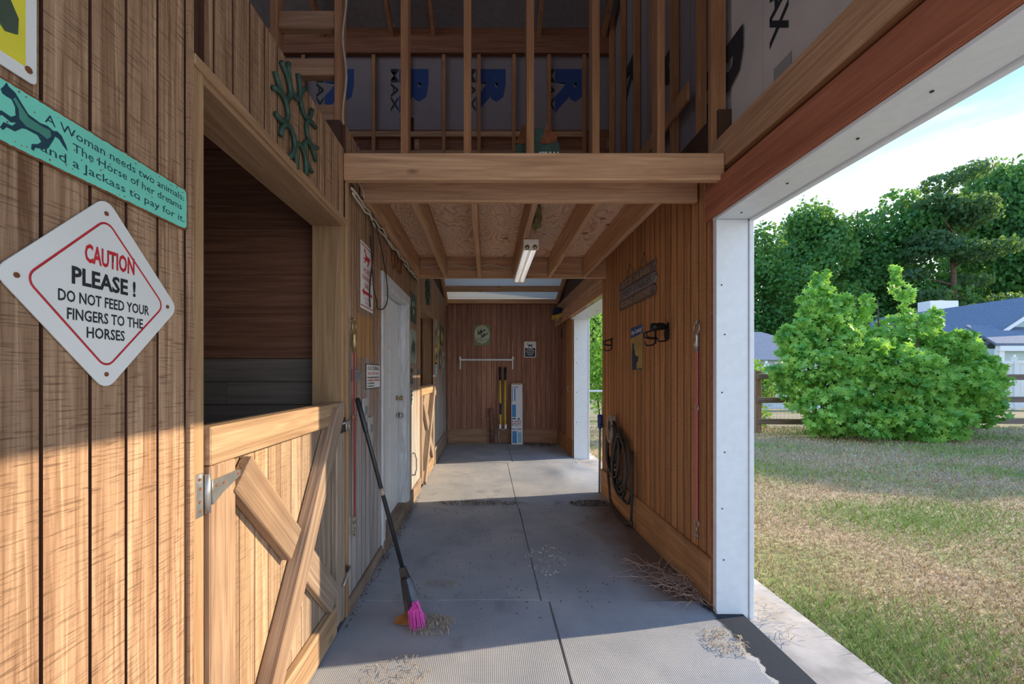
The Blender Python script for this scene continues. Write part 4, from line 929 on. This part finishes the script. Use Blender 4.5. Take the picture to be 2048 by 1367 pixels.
# ================================================================ OUTSIDE
ap = struct('path'); box('concrete_apron', 1.501, 1.87, -.5, 9.0, -.15, -.02, M['concrete'], ap)
box('added_bounce_pad', -4.4, 9.0, -9.0, -.502, -.15, -.02, M['concrete'], ap)  # unseen pad, added to bounce sunlight up to the ceilings
def ground():
    xs = np.linspace(-60, 90, 76); ysg = np.linspace(-40, 110, 76); v = []; f = []
    for yy in ysg:
        for xx in xs: v.append((xx, yy, -.05 if not (-5 < xx < 1.8 and -1 < yy < 9.5) else -.16))
    for j in range(75):
        for i in range(75): f.append((j*76+i, j*76+i+1, (j+1)*76+i+1, (j+1)*76+i))
    o = link('lawn', meshd('lawn', v, f), M['lawn']); o['kind'] = 'structure'
ground()
M['blade_s'] = plain('dry blade', (.58, .47, .29), .9, var=.3); M['blade_g'] = plain('green blade', (.24, .34, .09), .8, var=.3); M['blade_b'] = plain('brown blade', (.36, .25, .15), .9, var=.3)
def grass():
    n = 90000; rr = RNG.uniform(0, 1, n); Y = 1.2+10.5*rr**1.5; X = 1.88+(RNG.uniform(0, 1, n))*(np.maximum(Y*1.32-1.7, .4)+.3)
    patch = np.sin(X*1.7+np.sin(Y*2.1)*1.3)+np.sin(Y*2.7+X*.6)+RNG.normal(0, .9, n)
    h = np.where(patch > 1.15, RNG.uniform(.03, .075, n), RNG.uniform(.012, .04, n))*(1+.04*Y); w = (.0016+.0007*Y); a = RNG.uniform(0, 6.28, n); lean = RNG.uniform(.2, 1.1, n)*h; la = RNG.uniform(0, 6.28, n)
    v = np.empty((n, 3, 3)); base = np.stack([X, Y, np.full(n, -.052)], 1); dx = np.stack([np.cos(a)*w, np.sin(a)*w, np.zeros(n)], 1)
    v[:, 0] = base-dx; v[:, 1] = base+dx; v[:, 2] = base+np.stack([np.cos(la)*lean, np.sin(la)*lean, h], 1)
    me = bpy.data.meshes.new('grass'); me.vertices.add(3*n); me.vertices.foreach_set('co', v.ravel()); me.loops.add(3*n); me.loops.foreach_set('vertex_index', np.arange(3*n, dtype=np.int32))
    me.polygons.add(n); me.polygons.foreach_set('loop_start', np.arange(0, 3*n, 3, dtype=np.int32)); me.polygons.foreach_set('loop_total', np.full(n, 3, dtype=np.int32))
    mi = np.where(patch > 1.15, 1, np.where(RNG.uniform(0, 1, n) < .45, 2, 0)).astype(np.int32)
    for k in ('blade_s', 'blade_g', 'blade_b'): me.materials.append(M[k])
    me.polygons.foreach_set('material_index', mi); me.update(); me.validate()
    tag(link('grass', me), 'short patchy half-dry grass covering the yard', 'grass', None, 'stuff')
grass()
def leaves_mesh(name, P, size, star, nrm=None, seed=0):
    """P: leaf positions (n,3). Small folded leaves, all in one mesh"""
    r = np.random.default_rng(seed); n = len(P)
    if star: out = [(0, -.5), (.16, -.2), (.48, -.28), (.28, .02), (.5, .3), (.16, .22), (0, .58), (-.16, .22), (-.5, .3), (-.28, .02), (-.48, -.28), (-.16, -.2)]
    else: out = [(0, -.5), (.38, -.12), (.30, .28), (0, .5), (-.34, .22), (-.36, -.2)]
    k = len(out); o2 = np.array(out); d = r.normal(size=(n, 3)); d[:, 2] -= .25
    if nrm is not None: d = d*.7+nrm
    d /= np.linalg.norm(d, axis=1)[:, None]; e_ = r.normal(size=(n, 3)); u = np.cross(d, e_); u /= np.linalg.norm(u, axis=1)[:, None]; w = np.cross(d, u)
    s_ = size*r.uniform(.6, 1.3, n)[:, None, None]
    v = P[:, None, :]+s_*(o2[None, :, :1]*u[:, None, :]+o2[None, :, 1:]*w[:, None, :]-.18*np.abs(o2[None, :, :1])*d[:, None, :])
    me = bpy.data.meshes.new(name); me.vertices.add(n*k); me.vertices.foreach_set('co', v.ravel()); me.loops.add(n*k); me.loops.foreach_set('vertex_index', np.arange(n*k, dtype=np.int32))
    me.polygons.add(n); me.polygons.foreach_set('loop_start', np.arange(0, n*k, k, dtype=np.int32)); me.polygons.foreach_set('loop_total', np.full(n, k, dtype=np.int32)); me.update(); me.validate(); return me
def blobs_pts(bl, n, seed, shell=.55):
    r = np.random.default_rng(seed); vol = np.array([b[3]*b[4]*b[5] for b in bl])**.75; cnt = (vol/vol.sum()*n).astype(int); P = []; NN = []
    for (cx, cy, cz, rx, ry, rz), m in zip(bl, cnt):
        d = r.normal(size=(m, 3)); d /= np.linalg.norm(d, axis=1)[:, None]; q = (shell+(1-shell)*r.uniform(0, 1, m)**.5)*(1+.10*r.normal(size=m)); P.append(d*q[:, None]*np.array([rx, ry, rz])+np.array([cx, cy, cz])); NN.append(d)
    return np.concatenate(P), np.concatenate(NN)
def px(x, y, Y): return ((x-974)*Y/F, H+(748-y)*Y/F)
def bush():
    t = thing('maple_bush', 'big bright green maple bush against the yard fence', 'bush', (9.5, 9.7, -.05)); bl = []
    Y0 = 9.6
    for (x, y, r, rz, dy) in ((1640, 590, .30, .55, .2), (1625, 650, .55, .6, .1), (1610, 730, .75, .6, .0), (1690, 640, .45, .55, .3), (1700, 720, .8, .8, -.1), (1640, 810, .7, .55, -.2), (1790, 565, .16, .5, .3), (1815, 600, .18, .5, .25), (1790, 660, .5, .5, .2), (1800, 740, .9, .8, -.2), (1870, 640, .2, .35, .2), (1880, 700, .75, .55, .2), (1920, 760, .85, .75, .0), (1960, 800, .65, .6, .2), (1780, 830, .85, .5, -.3), (1880, 840, .8, .45, -.2), (1720, 850, .8, .35, -.3), (1985, 760, .4, .45, .3), (1590, 770, .45, .35, .2), (1930, 690, .4, .35, .3), (1580, 670, .25, .25, .2), (1745, 690, .6, .6, .1), (1750, 780, .8, .6, -.1), (1680, 780, .7, .6, -.2), (1840, 790, .8, .6, -.1), (1650, 560, .16, .3, .2), (1598, 690, .5, .5, .1), (1665, 620, .45, .5, .2), (1895, 690, .5, .4, .1), (1625, 610, .35, .4, .1), (1735, 620, .2, .45, .2), (1850, 660, .3, .4, .2), (1960, 730, .4, .4, .2), (1840, 850, .8, .4, -.3), (1660, 850, .5, .3, -.1)):
        X_, Z_ = px(x, y, Y0+dy); 
        rb = np.random.default_rng(x+y); bl.append((X_-9.5, dy-.1, Z_+.05, r*.72, r*.6, rz*.72))
        for q in range(7):
            dq = rb.normal(size=3); dq /= np.linalg.norm(dq); bl.append((X_-9.5+dq[0]*r*.8, dy-.1+dq[1]*r*.6, Z_+.05+dq[2]*rz*.85, r*.32, r*.30, max(rz*.2, .09)))
    P, NN = blobs_pts(bl, 19000, 5, .62); P[:, 2] = np.maximum(P[:, 2], .06)
    me = leaves_mesh('foliage', P, .15, True, NN*.8+np.array([0, 0, .35]), 3); link('foliage', me, M['leaf_bush'], t)['kind'] = 'stuff'
    for i, (x, tz) in enumerate(((-1.9, 2.9), (-1.6, 3.2), (-1.2, 2.6), (-.4, 3.2), (.1, 2.7), (.6, 3.0), (1.2, 2.3), (1.7, 2.0), (-2.2, 2.2))):
        tubeo('stem', [(x*.8, 0, -.02), (x*.88, .05, tz*.4), (x+.1*math.sin(i), .1, tz)], [.05, .035, .012], M['bark'], t, 6)
bush()
def crown_mesh(seed, n, w, h, kind):
    r = np.random.default_rng(seed); bl = []
    if kind == 'pine':
        for i in range(26): z = r.uniform(.30, 1.0); a = r.uniform(0, 6.28); q = r.uniform(.2, 1)*(1.1-z)*.9+.12; bl.append((math.cos(a)*q*w, math.sin(a)*q*w, z*h, w*.32, w*.32, h*.035))
    else:
        for i in range(30): z = r.uniform(.0, 1.0)**.8; a = r.uniform(0, 6.28); q = r.uniform(.3, 1)*math.sqrt(max(.05, 1-(z*1.5-.55)**2 if z > .37 else .9)); bl.append((math.cos(a)*q*w*.75, math.sin(a)*q*w*.75, (.12+.80*z)*h, w*r.uniform(.28, .45), w*r.uniform(.28, .45), h*r.uniform(.08, .15)))
    P, NN = blobs_pts(bl, n, seed, .6); return leaves_mesh('crown', P, .29 if kind != 'pine' else .27, False, NN*.8, seed)
CR = {('oak', k): crown_mesh(20+k, 16500, 4.2, 15, 'oak') for k in range(3)}; CR[('pine', 0)] = crown_mesh(31, 12500, 4.6, 17, 'pine'); CR[('small', 0)] = crown_mesh(41, 8000, 2.2, 6, 'oak')
def tree(label, x, y, s, kind, var=0, rot=0.0, sz=1.0):
    t = thing({'oak': 'oak_tree', 'pine': 'pine_tree', 'small': 'young_tree'}[kind], label, 'tree', (x, y, -.05), (0, 0, rot), 'trees behind the neighbouring houses'); h = 15*s*sz if kind != 'small' else 6*s*sz
    tubeo('trunk', [(0, 0, 0), (.1*s, 0, h*.35), (0, .1*s, h*.7), (0, 0, h*.98)], [.32*s, .26*s, .16*s, .04*s], M['bark'], t, 8)
    for i in range(7 if kind == 'pine' else 4):
        a = i*2.4+rot; z = h*(.35+.085*i); q = 2.6*s*(1-.07*i); tubeo('branch', [(0, 0, z), (math.cos(a)*q*.5, math.sin(a)*q*.5, z+.5*s), (math.cos(a)*q, math.sin(a)*q, z+1.1*s)], [.10*s, .07*s, .03*s], M['bark'], t, 5)
    link('crown', CR[(kind, var)], M['leaf_pine' if kind == 'pine' else 'leaf_tree'], t, (0, 0, 0), None, (s, s, s*sz)); return t
LB = ['broad dark tree just right of the white post', 'rounded dark tree second from the white post', 'leafy tree behind the top of the maple bush', 'tall shaded tree in the middle of the tree line', 'dark pine with bare lower limbs above the chimney', 'tall green tree beside the pine', 'tallest bright tree at the edge of the view']
for i, (xx, top_y, Y_, kd, vr) in enumerate(((1530, 470, 38, 'oak', 0), (1620, 432, 40, 'oak', 1), (1715, 425, 42, 'oak', 2), (1805, 395, 40, 'oak', 0), (1905, 345, 37, 'pine', 0), (1990, 350, 43, 'oak', 1), (2070, 300, 40, 'oak', 2))):
    X_, Z_ = px(xx, top_y, Y_); s_ = 1.05 if kd == 'oak' else 1.0; tree(LB[i], X_, Y_, s_, kd, vr, i*1.3, (Z_+.6)/((15 if kd == 'oak' else 16.5)*s_))
for i, (X_, Y_, lb) in enumerate(((28, 48, 'tree deep in the tree line behind the second tree'), (38, 50, 'tree deep in the tree line behind the middle'), (48, 50, 'tree deep in the tree line behind the pine'), (57, 49, 'tree deep in the tree line past the pine'), (22, 46, 'tree deep in the tree line beside the white post'))): tree(lb, X_, Y_, 1.2, 'oak', i % 3, i*.9, .82)
for i, (X_, Y_, lb) in enumerate(((10.2, 36, 'green tree seen through the side doorway'), (7.2, 30, 'green tree low in the side doorway view'))): tree(lb, X_, Y_, 1.0, 'oak', i, .4, .8)
# shade trees beyond the frame, up-sun of the yard
tree('shade tree standing up-sun of the yard', 20.5, 4.5, 1.25, 'small', 0, .5, .92); tree('second shade tree standing up-sun of the yard', 20.5, 9.6, 1.3, 'small', 0, 2.1, .90)
def shrub(label, x, y, w, h, n, seed):
    t = thing('green_shrub', label, 'shrub', (x, y, -.05), None, 'shrubs along the fence'); r = np.random.default_rng(seed)
    bl = [(r.uniform(-.6, .6)*w, r.uniform(-.4, .4)*w, r.uniform(.15, .85)*h, w*.5, w*.45, h*.22) for i in range(10)]; P, NN = blobs_pts(bl, n, seed, .4); P[:, 2] = np.maximum(P[:, 2], .05)
    link('foliage', leaves_mesh('foliage', P, .10, True, NN*.6, seed), M['leaf_shrub'], t)['kind'] = 'stuff'
    for i in range(5): tubeo('stem', [((i-2)*.1*w, 0, -.02), ((i-2)*.22*w, .05, h*.7)], [.03, .01], M['bark'], t, 5)
shrub('tall yellow-green shrub seen through the side doorway', 3.75, 13.2, 1.0, 3.6, 3600, 8); shrub('low leafy shrub behind the split rail fence post', 7.2, 11.3, .6, 1.75, 1500, 9)
# split rail fence
t = thing('rail_fence', 'weathered three-rail wooden fence behind the maple bush', 'fence', (6.7, 10.5, -.05))
for xx in (0.05, 2.6, 5.45): link('fence_post', box_mesh(.16 if xx else .16, .14, 1.55, .015), M['fence_post'], t, (xx, 0, .775))
for x0, x1 in ((.0, 2.6), (2.62, 5.4), (5.5, 8.5)):
    for z in (1.40, .83, .30): o = link('fence_rail', box_mesh(x1-x0, .05, .14, .015), M['fence_wood'], t, ((x0+x1)/2, -.09, z+random.uniform(-.02, .02))); o.rotation_euler = (0, random.uniform(-.008, .008), 0)
vv = []; ff = []
for i in range(26): a_, b_ = tube([(.1+i*.1, .08, .05), (.1+i*.1, .08, 1.2)], .002, 3); o = len(vv); vv += a_; ff += [tuple(o+k for k in q) for q in b_]
for i in range(12): a_, b_ = tube([(.1, .08, .08+i*.1), (2.6, .08, .08+i*.1)], .002, 3); o = len(vv); vv += a_; ff += [tuple(o+k for k in q) for q in b_]
link('wire_mesh', meshd('wire_mesh', vv, ff), M['wire'], t)
t = thing('farm_gate', 'grey tubular gate by the end of the rail fence', 'gate', (5.2, 10.55, -.05))
for z in (.25, .6, .95, 1.25): tubeo('gate_bar', [(-.0, 0, z), (1.35, 0, z)], .02, M['wire'], t, 8)
tubeo('gate_upright', [(1.35, 0, .1), (1.37, 0, 1.2), (1.25, 0, 1.38)], .025, M['wire'], t, 8); tubeo('gate_upright', [(0, 0, .1), (0, 0, 1.3)], .025, M['wire'], t, 8)
t = thing('wire_fence', 'wire fence with a pale top rail outside the side doorway', 'fence', (1.6, 10.9, -.05))
tubeo('top_rail', [(0, 0, 1.02), (3.4, 0, 1.02)], .028, M['vinyl'], t, 8)
for xx in (0, 1.7, 3.4): tubeo('fence_post', [(xx, 0, 0), (xx, 0, 1.1)], .03, M['wire'], t, 8)
for z in (.15, .35, .55, .75): tubeo('wire', [(0, 0, z), (3.4, 0, z)], .004, M['wire'], t, 4)
# white privacy fences
def vinyl(label, x0, y0, n, w, h):
    t = thing('vinyl_fence', label, 'fence', (x0, y0, -.05))
    for i in range(n+1):
        pst = link('fence_post', box_mesh(.13, .13, h+.12, .006), M['vinyl'], t, (i*w, 0, (h+.12)/2))
        prism('post_cap', rrect(.17, .17, .01, 1), 0, .03, M['vinyl'], t, (i*w, 0, h+.12)); link('post_finial', box_mesh(.09, .09, .10, .03), M['vinyl'], t, (i*w, 0, h+.20))
    for i in range(n):
        k = int((w-.13)/.155)
        for j in range(k): link('fence_board', _vb(h), M['vinyl'], t, (i*w+.065+(j+.5)*(w-.13)/k, 0, h/2+.02))
        for z in (.12, h-.06): link('fence_rail', box_mesh(w-.13, .06, .13, .004), M['vinyl'], t, (i*w+w/2, -.012, z))
_vc = {}
def _vb(h):
    if h not in _vc: _vc[h] = box_mesh(.148, .025, h-.06, .004)
    return _vc[h]
vinyl('white vinyl privacy fence past the right end of the bush', 19.2, 17.2, 4, 2.4, 2.0); vinyl('white vinyl privacy fence behind the split rail fence', 9.4, 17.0, 3, 1.9, 1.75)
# houses
def house(label, x0, x1, y0, y1, wall_h, ridge_h, porch):
    t = thing('house', label, 'house', ((x0+x1)/2, (y0+y1)/2, -.05)); w = (x1-x0)/2; d = (y1-y0)/2
    nb = 14
    for i in range(nb): link('siding_board', box_mesh(2*w, 2*d-.01*(i % 2), wall_h/nb), M['siding'], t, (0, 0, wall_h*(i+.5)/nb))
    if porch:      # gable faces the camera, ridge along y
        ng = 10
        for i in range(ng):
            f0, f1 = 1-i/ng, 1-(i+1)/ng; z0 = wall_h+(ridge_h-wall_h)*i/ng; z1 = wall_h+(ridge_h-wall_h)*(i+1)/ng
            v = [(-w*f0, -d, z0), (w*f0, -d, z0), (w*f1, -d, z1), (-w*f1, -d, z1)]; v += [(a, d, c) for a, b, c in v]; link('gable_board', meshd('gable_board', v, [(0, 1, 2, 3), (7, 6, 5, 4), (0, 3, 7, 4), (1, 5, 6, 2)]), M['siding'], t)
        for s_ in (-1, 1):
            v = [(s_*(w+.5), -d-.45, wall_h-.35), (0, -d-.45, ridge_h+.05), (0, d+.45, ridge_h+.05), (s_*(w+.5), d+.45, wall_h-.35)]; v += [(a, b, c+.12) for a, b, c in v]; fq = [(0, 1, 2, 3), (7, 6, 5, 4), (0, 4, 5, 1), (1, 5, 6, 2), (2, 6, 7, 3), (3, 7, 4, 0)]
            link('roof_slope', meshd('roof_slope', v, fq), M['shingle'], t)
            v = [(s_*(w+.5), -d-.50, wall_h-.52), (0, -d-.50, ridge_h-.12), (0, -d-.46, ridge_h-.12), (s_*(w+.5), -d-.46, wall_h-.52)]; v += [(a, b, c+.2) for a, b, c in v]; link('fascia', meshd('fascia', v, fq), M['vinyl'], t)
    else:          # ridge along x, slope towards the camera, hipped end
        v = [(-w-.4, -d-.4, wall_h-.1), (w+.4, -d-.4, wall_h-.1), (w+.4, d+.4, wall_h-.1), (-w-.4, d+.4, wall_h-.1), (-w+d, 0, ridge_h), (w-d, 0, ridge_h)]
        link('roof_slope', meshd('roof_slope', v, [(0, 1, 5, 4), (1, 2, 5), (2, 3, 4, 5), (3, 0, 4), (3, 2, 1, 0)]), M['shingle'], t)
    return t, w, d
# the house on the right: long roof running away to the left, a gable and a lower porch gable towards the camera
t, w, d = house('pale green house with grey roof, gable and porch behind the bush', 25.9, 32.7, 22.0, 31.0, 3.35, 5.5, True)
ch = link('chimney', box_mesh(2.0, .9, 1.5, .02), M['vinyl'], t, (3.0, 3.6, 5.9)); link('chimney_cap', box_mesh(.5, .5, .25, .02), M['plate'], t, (3.0, 3.6, 6.6))
v = [(-w-1.9, -d-2.2, 2.8), (w*.9, -d-2.2, 2.8), (w*.9, -d+.3, 3.95), (-w-.5, -d+.3, 3.95)]; v += [(a, b, c+.12) for a, b, c in v]; link('porch_roof', meshd('porch_roof', v, [(3, 2, 1, 0), (4, 5, 6, 7), (0, 1, 5, 4), (1, 2, 6, 5), (2, 3, 7, 6), (3, 0, 4, 7)]), M['shingle'], t)
link('porch_beam', box_mesh(2*w+1.6, .2, .25), M['vinyl'], t, (-.9, -d-2.1, 2.68)); link('porch_wall', box_mesh(3.0, 2.0, 2.7), M['siding'], t, (-w+.2, -d-.9, 1.35))
for u in (-w-1.5, 0, w-.6): link('porch_post', box_mesh(.22, .22, 2.6), M['vinyl'], t, (u, -d-2.0, 1.3))
for u in (-w+1.6, .8): link('window_frame', box_mesh(1.3, .06, 1.5), M['vinyl'], t, (u, -d-.03, 1.7)); link('window_pane', box_mesh(1.1, .03, 1.3), M['glass'], t, (u, -d-.06, 1.7))
t, w, d = house('low grey-roofed house behind the white fence by the post', 12.6, 19.9, 23.5, 29.0, 2.35, 4.1, False)
for u in (-2.4, .4): link('window_frame', box_mesh(1.2, .06, 1.0), M['vinyl'], t, (u, -d-.03, 1.65)); link('window_pane', box_mesh(1.0, .03, .8), M['glass'], t, (u, -d-.06, 1.65))
